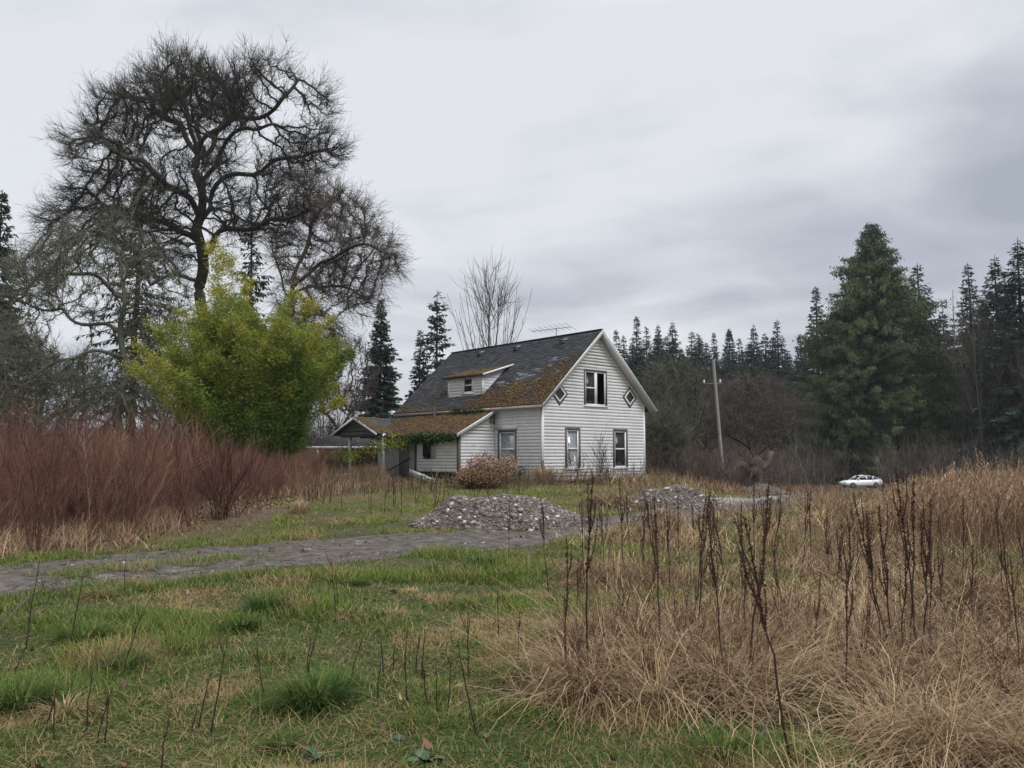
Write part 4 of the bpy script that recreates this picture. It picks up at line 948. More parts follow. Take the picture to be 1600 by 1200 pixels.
# --- the huge cedar: several leaders, hanging fronds
def cedar(px, ty, Yd, wpx, seed):
    g = np.random.default_rng(seed); h = hgt(px, ty, Yd); rad = wpx / 2 / F * Yd; T = MB(); Cn = MB()
    zt = np.linspace(0, h, 14); T.tubes(np.c_[np.zeros(14), np.zeros(14), zt][None], (.75 * (1 - zt / h) ** .8 + .03)[None], 10, .5)
    leaders = [(0, 0, h, .98, 1000), (-2.6, -.5, h * .84, .7, 380), (2.9, .6, h * .80, .72, 400), (-4.9, .4, h * .66, .62, 330), (5.2, -.6, h * .62, .65, 350), (1.0, -1.8, h * .74, .6, 260), (.8, .3, h * .90, .34, 200), (-1.0, .3, h * .87, .36, 200), (-1.7, -1.0, h * .80, .5, 220), (1.9, -1.2, h * .85, .45, 220)]
    for lx, ly, lh, rs, nb in leaders:
        t = g.random(nb) ** 1.15; az = g.uniform(0, 6.28, nb); z = lh * (.03 + .965 * t)
        prof = np.interp(t, [0, .10, .25, .5, .75, .92, 1], [.95, 1.0, .97, .80, .45, .16, .02])
        lob = .66 + .5 * vnoise(az * 1.6 + 20, z * 1.0, 1.6, seed + int(lh)); L = rad * rs * prof * lob * g.uniform(.55, 1.05, nb) + .25
        s = np.linspace(0, 1, 6); P = np.zeros((nb, 6, 3)); P[..., 0] = lx + np.cos(az)[:, None] * L[:, None] * s; P[..., 1] = ly + np.sin(az)[:, None] * L[:, None] * s
        dr = .34 * (1.05 - t) * g.uniform(.3, 1.9, nb); P[..., 2] = z[:, None] + L[:, None] * (.16 * s - dr[:, None] * s ** 1.4 + .30 * dr[:, None] * s ** 5); P[..., 2] = np.maximum(P[..., 2], .15)
        Cn.tubes(P, (.015 + .008 * L)[:, None] * np.linspace(1, .3, 6)[None], 3, .1)
        M = np.maximum(12, (L * 26).astype(int)); bi = np.repeat(np.arange(nb), M); m = len(bi); u = g.uniform(.12, 1.03, m) ** .6
        f = np.clip(u, 0, .999) * 5; k = f.astype(int); w_ = (f - k)[:, None]; base = P[bi, k] * (1 - w_) + P[bi, k + 1] * w_; tan = unit(P[bi, k + 1] - P[bi, k])
        base = base + g.normal(0, .20, base.shape)
        sdv = unit(np.cross(tan, (0, 0, 1.0))) * np.where(g.random(m) < .5, 1, -1)[:, None]
        a = unit(tan * g.uniform(.3, .9, (m, 1)) + sdv * g.uniform(.0, .7, (m, 1)) + np.array([0, 0, -1.0]) * g.uniform(.3, 1.7, (m, 1)) + g.normal(0, .25, (m, 3)))
        ln = g.uniform(.18, .58, m) * (1.1 - .2 * u); b = unit(np.cross(a, rdir(m, g))) * (ln * g.uniform(.11, .2, m))[:, None]
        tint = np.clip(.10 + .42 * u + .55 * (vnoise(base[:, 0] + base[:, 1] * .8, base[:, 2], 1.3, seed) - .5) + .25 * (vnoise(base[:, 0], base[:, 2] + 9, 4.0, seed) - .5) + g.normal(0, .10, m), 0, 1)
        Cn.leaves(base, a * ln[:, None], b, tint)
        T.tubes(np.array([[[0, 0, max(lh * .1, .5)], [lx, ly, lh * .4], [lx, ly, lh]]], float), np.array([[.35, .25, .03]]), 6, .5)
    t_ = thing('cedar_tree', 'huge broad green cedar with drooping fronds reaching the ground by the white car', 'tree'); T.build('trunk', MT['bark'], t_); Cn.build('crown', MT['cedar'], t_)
    x = xat(px, Yd); t_.location = (x, Yd, gz(x, Yd) - .1)
cedar(1372, 350, 106, 304, 61)

# --- upright leafless young tree behind the roof
def fan_tree(px, base, ty, Yd, wpx, seed, label, mat='greybark', nst=26, name='young_bare_tree', r0=.10, two=True):
    g = np.random.default_rng(seed); x = xat(px, Yd); z = gz(x, Yd); h = hgt(px, ty, Yd); wr = wpx / 2 / F * Yd; T = MB(); Cn = MB(); b = np.array([x, Yd, z - .1])
    tops = [b + (-.1 * wr, 0, h), b + (.12 * wr, .3, h * .9)] if two else [b + (0, 0, h)]
    for tp in tops:
        P = np.stack([b + (tp - b) * f + g.normal(0, .06, 3) * (f > 0) for f in np.linspace(0, 1, 9)]); T.tubes(P[None], (r0 * (1 - np.linspace(0, 1, 9)) ** .9 + .012)[None], 6, .5)
        m = nst; f = g.uniform(.30, .95, m); bb = b + (tp - b) * f[:, None]; a = g.uniform(0, 6.28, m); L = h * (1.0 - f) * g.uniform(.6, .95, m) + .5
        out = wr / h * g.uniform(.8, 1.7, m); d = unit(np.c_[np.cos(a) * out, np.sin(a) * out, np.ones(m)]); n = 6; Pb = np.zeros((m, n, 3)); Pb[:, 0] = bb; dd = unit(d + np.c_[np.cos(a), np.sin(a), 0 * a] * .35)
        for k in range(1, n): Pb[:, k] = Pb[:, k-1] + dd * (L / (n - 1))[:, None]; dd = unit(dd + (d - dd) * .5 + g.normal(0, .06, (m, 3)) + (0, 0, .08))
        Cn.tubes(Pb, .034 * np.linspace(1, .35, n)[None] * (.5 + .5 * (1 - f))[:, None], 4, np.clip(g.normal(.5, .15, m), 0, 1))
        s2 = np.repeat(np.arange(m), 7); k = g.integers(1, n - 1, len(s2)); b2 = Pb[s2, k]; d2 = unit(unit(Pb[s2, k + 1] - Pb[s2, k]) + g.normal(0, .38, (len(s2), 3))); l2 = g.uniform(.4, 1.5, len(s2)) * h / 10
        Cn.tubes(np.stack([b2, b2 + d2 * (l2 * .5)[:, None], b2 + unit(d2 + (0, 0, .2)) * l2[:, None]], 1), np.array([[.014, .010, .005]]), 3, np.clip(g.normal(.55, .15, len(s2)), 0, 1))
    t_ = thing(name, label, 'tree', b); T.build('trunk', MT[mat], t_); Cn.build('crown', MT[mat], t_); return t_
fan_tree(770, 700, 418, 56, 150, 31, 'leafless young tree with upright fanned branches behind the house ridge')
# alders right of the cedar and thicket saplings: slender bare trees copied about
g = np.random.default_rng(12)
proto_sap = []
for k in range(3):
    o = fan_tree(1530 + 40 * k, 720, 470 + 40 * k, 92, 120, 50 + k, 'slender leafless alder in the far thicket around the huge cedar', r0=.13, nst=22, name='bare_alder', two=(k != 1)); o['group'] = 'leafless alders of the thicket'; proto_sap.append(o)
for px, ty, Yd in ((1502,590,96),(1612,560,88),(1240,640,100),(1215,625,112),(1150,640,95),(1125,660,105),(1260,650,95),(1280,640,112),(1090,660,88),(1660,560,90),(530,600,72),(505,560,70),(552,585,80),(480,610,75),(20,560,66),(60,540,70),(110,580,72),(250,600,66),(300,610,70),(-30,520,64),(420,600,70),(390,620,66)):
    x = xat(px, Yd); s = hgt(px, ty, Yd) / hgt(1570, 510, 92); k = int(g.integers(0, 3)); lf = px < 700
    o = dup(proto_sap[k], (x, Yd, gz(x, Yd) - .1), g.uniform(0, 6.28), s * g.uniform(.9, 1.15), 'thin leafless sapling in the brown brush behind the big bare trees' if lf else None, 'leafless saplings behind the bare trees' if lf else None)

# --- undergrowth beyond the field and a far wood
def stems(mb, x, y, hgt_, r, g, lean=.22, nside=3, tint=(.5, .2), n=4, up=.1, side=(.25, .55), curl=.08):
    m = len(x); b = np.c_[x, y, H(x, y) - .03]; d = unit(np.c_[g.normal(0, lean, (m, 2)), np.ones(m)]); P = np.zeros((m, n, 3)); P[:, 0] = b
    for k in range(1, n): P[:, k] = P[:, k-1] + d * (hgt_ / (n - 1))[:, None]; d = unit(d + g.normal(0, curl, (m, 3)))
    tn = np.clip(g.normal(tint[0], tint[1], m), 0, 1); mb.tubes(P, (np.asarray(r) * np.ones(m))[:, None] * np.linspace(1, .3, n)[None], 3, tn)
    if nside:
        s2 = np.repeat(np.arange(m), nside); f = g.uniform(.30, .95, len(s2)) * (n - 1); k = np.minimum(f.astype(int), n - 2); w_ = (f - k)[:, None]; b2 = P[s2, k] * (1 - w_) + P[s2, k + 1] * w_
        d2 = unit(unit(P[s2, k + 1] - P[s2, k]) + g.normal(0, .42, (len(s2), 3)) + (0, 0, up)); l2 = hgt_[s2] * g.uniform(*side, len(s2))
        mb.tubes(np.stack([b2, b2 + d2 * (l2 * .5)[:, None], b2 + d2 * (l2 * .5)[:, None] + unit(d2 + g.normal(0, .2, d2.shape) + (0, 0, .15)) * (l2 * .5)[:, None]], 1), (np.asarray(r) * np.ones(m))[s2][:, None] * np.array([.6, .45, .22])[None], 3, np.clip(tn[s2] + .08, 0, 1))
g = np.random.default_rng(13); mb = MB()
m = 4200; y = g.uniform(78, 130, m); k = g.uniform(.12, .80, m); x = k * y; kp = ~((np.abs(x / y - .43) < .03) & (y < 98)); x, y = x[kp], y[kp]
stems(mb, x, y, g.uniform(1.2, 4.5, len(x)) * (1 + .5 * vnoise(x, y, 7, 3)), .028, g, nside=7, tint=(.36, .26), lean=.4, curl=.22)
m = 5500; y = g.uniform(58, 85, m); x = g.uniform(-.80, .06, m) * y; stems(mb, x, y, g.uniform(1.5, 4.2, m), .017, g, nside=8, tint=(.42, .22), lean=.4, curl=.22)
m = 1500; y = g.uniform(44, 66, m); x = g.uniform(.155, .30, m) * y; stems(mb, x, y, g.uniform(.8, 2.2, m), .014, g, nside=7, tint=(.4, .2), lean=.4, curl=.2)
mb.build('bare_undergrowth', MT['greybark'], kind='stuff')
mb = MB()
for i in range(130):
    k = g.uniform(-.95, .95); Yd = g.uniform(175, 240); x = k * Yd; h = g.uniform(12, 19) if k > .1 else g.uniform(9, 14); T, Cn = protos[i % 3]
    V = np.concatenate(Cn.v); V = V * np.array([.62, .62, 1]) * h / 25; a = g.uniform(0, 6.28); V = np.c_[V[:, 0] * math.cos(a) - V[:, 1] * math.sin(a) + x, V[:, 0] * math.sin(a) + V[:, 1] * math.cos(a) + Yd, V[:, 2] + gz(x, Yd)]
    Q = np.concatenate(Cn.q); sel = Q[::2]; mb.add(V, sel, tint=np.concatenate(Cn.tv))
mb.build('far_wood', MT['fir'], kind='stuff')
# ================================================================ bamboo
g = np.random.default_rng(17); b0 = np.array([xat(385, 33.5), 33.5, 0]); b0[2] = gz(b0[0], b0[1])
bam = thing('bamboo_clump', 'tall yellow green bamboo clump arching in front of the bare trees', 'bamboo', b0)
m = 190; a = g.uniform(0, 6.28, m); rr = np.sqrt(g.random(m)) * 2.0; base = b0 + np.c_[np.cos(a) * rr, np.sin(a) * rr, 0 * a - .05]
k = g.uniform(-1, 1, m); ht = g.uniform(4.2, 8.2, m); tgt = np.c_[k * 2.35 + g.normal(0, .5, m), g.normal(0, 1.6, m), 0 * k]
ht = ht * np.interp(tgt[:, 0], [-3.2, -2.2, -1.0, .6, 2.1, 3.0], [.66, .84, .98, .92, .92, .74])
for i, (tx, h_) in enumerate(((-.85, 10.4), (-.70, 10.0), (-1.0, 9.5), (-.5, 9.1), (-1.3, 8.9), (-2.2, 8.0), (-2.5, 7.5), (1.6, 8.3), (2.1, 8.0), (2.5, 7.5))): tgt[i] = (tx, g.normal(0, .4), 0); ht[i] = h_; base[i, 0] = b0[0] + tx * .45
n = 9; s = np.linspace(0, 1, n); P = np.zeros((m, n, 3))
for j in range(3):
    if j < 2: P[..., j] = base[:, j:j+1] + (tgt[:, j] - 0)[:, None] * s ** 1.9
    else: P[..., 2] = base[:, 2:] + ht[:, None] * (1.08 * s - .08 * s ** 3 - .10 * (np.abs(tgt[:, 0]) / 3)[:, None] * s ** 3)
MB().tubes(P, .020 * np.linspace(1, .25, n)[None] * np.ones((m, 1)), 5, g.uniform(0, 1, m)).build('culms', MT['culm'], bam)
mb = MB()
per = 3000; ci = np.repeat(np.arange(m), per); u = g.uniform(0, 1, len(ci)) ** .75 * .80 + .20
ztop = (u > .3); f = np.clip(u, 0, .999) * (n - 1); kk = f.astype(int); w_ = (f - kk)[:, None]; pt = P[ci, kk] * (1 - w_) + P[ci, kk + 1] * w_
# side branches: leaves gather in sprays around branch tips
nbch = 64; bid = g.integers(0, nbch, len(ci)); bu = g.uniform(.16, 1.0, (m, nbch)) ** .9; ba = g.uniform(0, 6.28, (m, nbch)); bl = g.uniform(.2, .95, (m, nbch)) * (1.2 - .85 * bu) 
u = bu[ci, bid]; f = np.clip(u, 0, .999) * (n - 1); kk = f.astype(int); w_ = (f - kk)[:, None]; pt = P[ci, kk] * (1 - w_) + P[ci, kk + 1] * w_
aa = ba[ci, bid]; ll = bl[ci, bid] * g.uniform(.25, 1.0, len(ci)); outv = np.c_[np.cos(aa), np.sin(aa), np.full(len(aa), .85)]
pt = pt + outv * ll[:, None] + g.normal(0, .13, pt.shape) - np.c_[0 * ll, 0 * ll, .45 * ll ** 2]
keep = g.random(len(ci)) < np.clip(.5 + u, 0, 1); keep &= pt[:, 2] > b0[2] + .75 + 1.1 * g.random(len(ci)); ci, pt, u, bid, outv = ci[keep], pt[keep], u[keep], bid[keep], outv[keep]
d = unit(outv * .8 + g.normal(0, .5, pt.shape) + (0, 0, -.35)); ln = g.uniform(.08, .17, len(ci))
hue = np.clip(g.normal(.58, .13, m), .2, .9); hue[:10] = g.uniform(.6, .95, 10); hb = g.normal(0, .09, (m, nbch))
tint = np.clip(hue[ci] + hb[ci, bid] + .50 * (u - .66) + .07 * np.clip(-(pt[:, 0] - b0[0]) / 3, -1, 1) + .22 * (vnoise(pt[:, 0], pt[:, 2] + pt[:, 1] * .6, .8, 7) - .5) + g.normal(0, .06, len(ci)), 0, 1)
mb.leaves(pt, d * ln[:, None], unit(np.cross(d, rdir(len(ci), g))) * (ln * .10 + .005)[:, None], tint); mb.build('foliage', MT['bamboo'], bam)

# ================================================================ grass and weeds
g = np.random.default_rng(19)
HFP = [hl(-2.5, 2.6, 0), hl(0, 2.6, 0)]
def in_house(x, y, pad=0.0):
    dx, dy = x - HC[0], y - HC[1]; c, s = math.cos(HA), math.sin(HA); u = c * dx + s * dy; v = -s * dx + c * dy
    return ((u > -pad) & (u < W_ + pad) & (v > -pad) & (v < L_ + pad)) | ((u > -2.1 - pad) & (u < .1) & (v > 3 - pad) & (v < 12))
PILES = [(800, 829, 818, 1.75, 1.25, .78), (1066, 796, 792, 1.4, 1.2, .68), (1203, 775, 772, 1.5, 1.3, .62)]
PC = []
for px, py, _, rx, ry, h in PILES:
    p = ground(px, py); PC.append((p[0], p[1] + ry * .85, rx, ry, h))
def in_pile(x, y, f=1.0):
    r = np.zeros(np.shape(x), bool)
    for cx, cy, rx, ry, h in PC: r |= ((x - cx) / rx) ** 2 + ((y - cy) / ry) ** 2 < f
    return r
def matmask(x, y):
    """1 where dead matted grass covers the ground: the near right half"""
    k = x / y; e = np.interp(y, [3, 4.2, 4.8, 5.6, 7, 9, 12, 16], [.34, .27, .13, .06, .075, .10, .085, .10])
    return sstep(-.05, .05, k - e + .20 * (fbm(x, y, 1.3, 61, 2) - .5)) * (y < 40) * (1 - .92 * sstep(.47, .58, fbm(x, y, 1.5, 62, 2) + .05 * sstep(8, 14, y)))
def arcs(mb, b, az, L, W, e0, bend, tint, n=5, tip=.25, wig=.12, floor=True, side=None):
    m = len(b); P = np.zeros((m, n, 3)); P[:, 0] = b; e = e0.copy(); a = az.copy()
    for k in range(1, n):
        P[:, k] = P[:, k-1] + np.c_[np.cos(a) * np.cos(e), np.sin(a) * np.cos(e), np.sin(e)] * (L / (n - 1))[:, None]; e = e - bend / (n - 1); a = a + g.normal(0, wig, m)
    if floor:
        fl = H(P[..., 0], P[..., 1]) + .008; P[..., 2] = np.maximum(P[..., 2], fl)
    sd = np.c_[-np.sin(az), np.cos(az), 0 * az] if side is None else side
    mb.strips(P, W[:, None] * np.linspace(1, tip, n)[None], sd, tint); return P
def sample(n, y0, y1, k0=-1.0, k1=1.15, pw=1.0):
    u = g.random(n)
    if pw == 1: y = y0 * (y1 / y0) ** u
    else: q = 1 - pw; y = (y0 ** q + u * (y1 ** q - y0 ** q)) ** (1 / q)
    return g.uniform(k0, k1, n) * y, y
def okveg(x, y, drive=True, pad=.1):
    lt, al = drive_t(x, y)
    on = np.abs(lt) < .90 + .18 * (vnoise(x, y, .5, 5) - .5) * 2
    strip = (np.abs(lt + .06) < .24) & (al < .50) & (g.random(x.shape) < .85 * sstep(.38, .6, vnoise(x, y, .8, 55)))
    on &= ~((al > .70) & (g.random(x.shape) < .35 * sstep(.70, .85, al)))
    on &= ~((g.random(x.shape) < .16 * sstep(.60, .72, vnoise(x, y, .55, 57))))
    return ~(on & ~strip) & ~in_house(x, y, pad) & ~in_pile(x, y, .85)
# short green grass everywhere, with straw mixed through it in patches
mb = MB()
x, y = sample(1150000, 3.0, 40, pw=1.0); kp = okveg(x, y)
mm = matmask(x, y); kp &= g.random(len(x)) > .62 * mm
kp &= ~((x < -.30 * y) & (y > 15.5) & (g.random(len(x)) < .85))
kp &= (vnoise(x, y, .35, 88) + .5 * vnoise(x, y, 1.3, 89)) > g.uniform(.0, .68, len(x))
x, y, mm = x[kp], y[kp], mm[kp]; m = len(x)
lush = fbm(x, y, 1.1, 101, 3); st = fbm(x, y, .8, 202, 3) - .03 * (x < 0); far_ = sstep(10, 22, y)
L = (.035 + .115 * sstep(.40, .72, lush)) * g.uniform(.6, 1.4, m) * (1 - .35 * far_); W = .0019 + .00085 * y
straw = g.random(m) < np.clip(.10 + .72 * sstep(.57, .73, st) + .25 * mm, 0, 1)
tint = np.where(straw, g.uniform(.62, .95, m), np.clip(.29 + .25 * (lush - .5) * 2 + g.normal(0, .13, m) + .12 * far_, 0, .56))
L = np.where(straw, L * 1.15 + .03, L)
arcs(mb, np.c_[x, y, H(x, y) - .005], g.uniform(0, 6.28, m), L, W, np.where(straw, g.uniform(.15, 1.3, m), g.uniform(.7, 1.5, m)), g.uniform(.3, 1.6, m), tint, n=4)
x, y = sample(32000, 3.0, 24, pw=1.1); kp = okveg(x, y) & (fbm(x, y, .9, 222, 2) + g.normal(0, .1, len(x)) > .45); x, y = x[kp], y[kp]; m = len(x)      # thatch: dead bits lying flat
arcs(mb, np.c_[x, y, H(x, y) + g.uniform(.005, .05, m)], g.uniform(0, 6.28, m), g.uniform(.05, .22, m), .0016 + .0008 * y, g.uniform(-.1, .4, m), g.uniform(-.3, .6, m), g.uniform(.66, 1.0, m), n=3)
mb.build('green_grass', MT['grass'], kind='stuff')
# dead matted grass on the near right: hummocks and flattened long blades
mb = MB()
x, y = sample(188000, 3.0, 34, -.1, 1.2, pw=1.15); kp = (g.random(len(x)) < matmask(x, y) * np.clip(.25 + 1.1 * sstep(.32, .55, fbm(x, y, 1.5, 66, 2)), 0, 1)) & okveg(x, y); x, y = x[kp], y[kp]; m = len(x)
flow = 6.28 * fbm(x, y, 2.0, 300, 2) * 1.6 + g.normal(0, .8, m)
hz = .24 * sstep(.42, .75, fbm(x, y, .9, 310, 2)) * g.random(m)
arcs(mb, np.c_[x, y, H(x, y) + hz], flow, g.uniform(.22, .75, m), .0026 + .0007 * y, g.uniform(.05, .9, m), g.uniform(.4, 1.8, m), np.clip(g.normal(.56, .25, m) + .7 * (fbm(x, y, 1.1, 320, 3) - .5), 0, 1), n=5, wig=.22)
nh = 175; hx, hy = sample(nh * 3, 4.0, 26, 0, 1.15, pw=1.2); kp = (matmask(hx, hy) > .6) & okveg(hx, hy); hx, hy = hx[kp][:nh], hy[kp][:nh]
for cx, cy in list(zip(hx, hy)) + [(.55, 5.5), (.95, 5.3), (.4, 5.9), (1.3, 5.9), (1.0, 6.5), (.5, 6.6)]:
    m = 190; a = g.uniform(0, 6.28, m); r_ = np.abs(g.normal(0, .17, m)); b = np.c_[cx + np.cos(a) * r_, cy + np.sin(a) * r_, 0 * a]; b[:, 2] = H(b[:, 0], b[:, 1]) + .12 * np.exp(-(r_ / .2) ** 2)
    t0 = g.uniform(.25, .75); arcs(mb, b, a + g.normal(0, .5, m), g.uniform(.3, .75, m), np.full(m, .0028 + .0007 * cy), g.uniform(.15, 1.15, m), g.uniform(.8, 2.4, m), np.clip(g.normal(t0, .18, m), 0, 1), n=6, wig=.15)
mb.build('matted_dry_grass', MT['straw'], kind='stuff')
# taller bleached grass stems through the near right and around the drive edge
mb = MB()
x, y = sample(8500, 4.5, 26, .06, 1.2, pw=1.0); kp = (matmask(x, y) > .5) & okveg(x, y) & (g.random(len(x)) < sstep(.35, .65, fbm(x, y, 2.0, 401, 2))); x, y = x[kp], y[kp]; m = len(x)
arcs(mb, np.c_[x, y, H(x, y)], g.uniform(0, 6.28, m), g.uniform(.25, .75, m), .0030 + .0006 * y, g.uniform(.9, 1.55, m), g.uniform(.0, .7, m), np.clip(g.normal(.55, .2, m), 0, 1), n=5)
x, y = sample(3900, 4.0, 22, .02, 1.2, pw=1.15); kp = (matmask(x, y) > .4) & okveg(x, y); x, y = x[kp], y[kp]; m = len(x)
arcs(mb, np.c_[x, y, H(x, y) + g.uniform(.02, .22, m)], g.uniform(0, 6.28, m), g.uniform(.5, 1.3, m), .0026 + .0005 * y, g.uniform(-.05, .55, m), g.uniform(-.05, .35, m), np.clip(g.normal(.80, .14, m), 0, 1), n=4, wig=.03)
# reed-like tall grass stand at the far right
m = 40000; y = g.uniform(13.5, 31, m); k = g.uniform(.36, 1.2, m); x = k * y
den = sstep(.37, .52, k + .06 * (fbm(x, y, 3, 411, 2) - .5)) * sstep(13, 16.5, y + 12 * (k - .5)); kp = (g.random(m) < den * np.clip(.3 + .9 * sstep(.3, .6, fbm(x, y, 1.6, 421, 2)), 0, 1)); kp &= ~((np.abs(k - .435) < .03) & (g.random(m) < .8)); x, y, k = x[kp], y[kp], k[kp]; m = len(x)
L = g.uniform(.5, 1.35, m) * np.where(g.random(m) < .10, 1.35, 1) * (.45 + .50 * sstep(.42, .58, k)) * (.8 + .4 * fbm(x, y, 2.2, 431, 2)); az = g.normal(.1, 1.1, m)
P = arcs(mb, np.c_[x, y, H(x, y)], az, L, .0034 + .00055 * y, g.uniform(1.2, 1.56, m), g.uniform(.1, .9, m), np.clip(g.normal(.36, .22, m) + .5 * (fbm(x, y, 2.5, 441, 2) - .5), 0, 1), n=6, floor=False, side=np.tile([1.0, 0, 0], (m, 1)))
sel = g.random(m) < .42; T0, T1 = P[sel, -2], P[sel, -1]; q_ = 5; ms_ = sel.sum(); f = np.tile(np.linspace(0, 1.1, q_), ms_); ii = np.repeat(np.arange(ms_), q_); bp = T0[ii] * (1 - f[:, None]) + T1[ii] * f[:, None]
dd = unit((T1 - T0)[ii] + g.normal(0, .05, (len(ii), 3)) + (0, 0, .01)); l_ = g.uniform(.06, .14, len(ii)); mb.leaves(bp, dd * l_[:, None], np.tile([1.0, 0, 0], (len(ii), 1)) * .010 + g.normal(0, .002, (len(ii), 3)), np.clip(g.normal(.52, .2, len(ii)), 0, 1))
# low dead grass in front of the reed stand, and field grass to the right of the house
m = 34000; y = g.uniform(9, 42, m); x = g.uniform(.14, 1.2, m) * y; kp = okveg(x, y) & ~((np.abs(x / y - .432) < .04) & (y > 17) & (g.random(m) < .85)) & (g.random(m) < sstep(.38, .62, fbm(x, y, 2.3, 451, 2) + .15 * (x / y > .36))); x, y = x[kp], y[kp]; m = len(x)
arcs(mb, np.c_[x, y, H(x, y)], g.uniform(0, 6.28, m), g.uniform(.2, .65, m), .0035 + .0007 * y, g.uniform(.7, 1.5, m), g.uniform(.2, 1.4, m), np.clip(g.normal(.35, .2, m), 0, 1), n=4)
m = 20000; y = g.uniform(40, 95, m); x = g.uniform(.10, 1.0, m) * y; kp = (g.random(m) < sstep(.42, .6, fbm(x, y, 8, 461, 2) + .2 * (x / y > .47))) & ~in_house(x, y, .2) & ~((np.abs(x / y - .432) < .035) & (g.random(m) < .93)) ; x, y = x[kp], y[kp]; m = len(x)
arcs(mb, np.c_[x, y, H(x, y)], g.uniform(0, 6.28, m), g.uniform(.25, .75, m), .02 + .0006 * y, g.uniform(.9, 1.5, m), g.uniform(.2, 1., m), np.clip(g.normal(.3, .2, m), 0, 1), n=4)
m = 12000; k = g.uniform(-.9, -.15, m); y = np.interp(k, [-.9, -.645, -.48, -.38, -.28, -.2, -.13], [13.2, 14.2, 16.0, 19.5, 23.5, 27.5, 30.5]) + g.normal(0, 1.1, m); x = k * y; kp = okveg(x, y) & (fbm(x, y, 1.1, 471, 2) > .48); x, y = x[kp], y[kp]; m = len(x)
arcs(mb, np.c_[x, y, H(x, y)], g.uniform(0, 6.28, m), g.uniform(.15, .6, m), .004 + .0005 * y, g.uniform(.5, 1.5, m), g.uniform(.3, 1.6, m), np.clip(g.normal(.6, .2, m), 0, 1), n=4)
for cx, cy, rx, ry, h in PC:
    m = 420; a = g.uniform(0, 6.28, m); q_ = g.uniform(.80, 1.25, m); x = cx + np.cos(a) * rx * q_; y = cy + np.sin(a) * ry * q_; kp = (fbm(x, y, .5, 481, 2) > .5) & (np.abs(drive_t(x, y)[0]) > .95); x, y = x[kp], y[kp]; m = len(x)
    arcs(mb, np.c_[x, y, H(x, y)], g.uniform(0, 6.28, m), g.uniform(.12, .4, m), .004 + .0006 * y, g.uniform(.6, 1.5, m), g.uniform(.3, 1.4, m), np.clip(g.normal(.65, .2, m), 0, 1), n=4)
mb.build('tall_dry_grass', MT['tallstraw'], kind='stuff')

# red brown brush on the left, with pale straw at its feet
def front(k): return np.interp(k, [-.9, -.645, -.48, -.38, -.28, -.2, -.13], [13.2, 14.2, 16.0, 19.5, 23.5, 27.5, 30.5])
mb = MB(); nc = 470; k = g.uniform(-.95, -.23, nc); y = front(k) + .3 + np.abs(g.normal(0, 1, nc)) * 5.5 + g.uniform(0, 5, nc); x = k * y
kp = (y < 42) & ~in_house(x, y, .6) & ~((((x - b0[0]) / 1.9) ** 2 + ((y - b0[1]) / 1.7) ** 2) < 1); x, y, k = x[kp], y[kp], k[kp]; nc = len(x)
hc = g.uniform(1.0, 2.15, nc) * np.interp(k, [-.9, -.5, -.36, -.28, -.2], [1.06, 1.0, .80, .48, .34]) * (.45 + 1.1 * fbm(x, y, 1.6, 31, 2)); tc_ = g.normal(.48, .13, nc)
per = g.integers(8, 26, nc); ii = np.repeat(np.arange(nc), per); m = len(ii); a = g.uniform(0, 6.28, m); rr = np.abs(g.normal(0, .20, m)); hh = hc[ii] * g.uniform(.55, 1.1, m)
stems(mb, x[ii] + np.cos(a) * rr, y[ii] + np.sin(a) * rr, hh, g.uniform(.0026, .0070, m), g, lean=.25, nside=18, tint=(np.clip(tc_[ii], 0, 1), .14), n=5, up=.15, side=(.12, .40), curl=.10)
m = 4200; k = g.uniform(-.95, -.23, m); y = front(k) + g.uniform(-.5, 9, m); x = k * y; kp = (vnoise(x, y, 1.2, 71) > .35); x, y = x[kp], y[kp]; stems(mb, x, y, g.uniform(.4, 1.5, len(x)) * np.interp(x / y, [-.5, -.25], [1, .5]), .0042, g, lean=.3, nside=9, tint=(.55, .2), n=4, curl=.15)
m = 1500; y = g.uniform(40, 44.2, m); x = g.uniform(-.32, -.15, m) * y; kp = ~in_house(x, y, .6); x, y = x[kp], y[kp]; stems(mb, x, y, g.uniform(.7, 1.5, len(x)), .011, g, lean=.22, nside=7, tint=(.6, .2), n=4)
mb.build('red_brown_brush', MT['redstem'], kind='stuff')
# a few larger bushes stand out of the brush
def bush(px, py, hpx, seed, label, mat='redstem', ns=26, lean=.30, tint=(.35, .2), grp=None, rad=.22):
    gg = np.random.default_rng(seed); p = ground(px, py); h = hpx / F * p[1]; a = gg.uniform(0, 6.28, ns); rr = gg.uniform(0, rad, ns); mb = MB()
    stems(mb, p[0] + np.cos(a) * rr, p[1] + np.sin(a) * rr, gg.uniform(.6, 1.08, ns) * h, gg.uniform(.006, .0125, ns), gg, lean=lean, nside=10, tint=tint, n=6, up=.2, side=(.15, .42), curl=.10)
    return tag(mb.build('bare_bush', MT[mat]), label, 'bush', grp)
for px, py, hp, sd, tn in ((285,822,165,1,.5),(60,862,205,2,.35),(150,845,180,3,.5),(205,835,165,4,.45),(340,812,140,5,.3)):
    bush(px, py, hp, sd, 'tall reddish bare bush standing at the front edge of the brush', tint=(tn, .2), grp='reddish bushes at the front of the brush', lean=.2)
bush(350, 808, 130, 9, 'dark low bush with arching stems at the foot of the bamboo', ns=30, lean=.5, tint=(.15, .15), rad=.5)
bush(940, 757, 74, 10, 'dark leafless shrub against the white gable wall', mat='dock', ns=16, lean=.25, tint=(.3, .2), rad=.5)
bush(900, 760, 50, 14, 'small dark shrub under the window with the pale blind', mat='dock', ns=12, lean=.3, tint=(.3, .2), rad=.4)
bush(993, 754, 34, 15, 'tiny dark shrub at the far corner of the gable wall', mat='dock', ns=9, lean=.35, tint=(.3, .2), rad=.25)
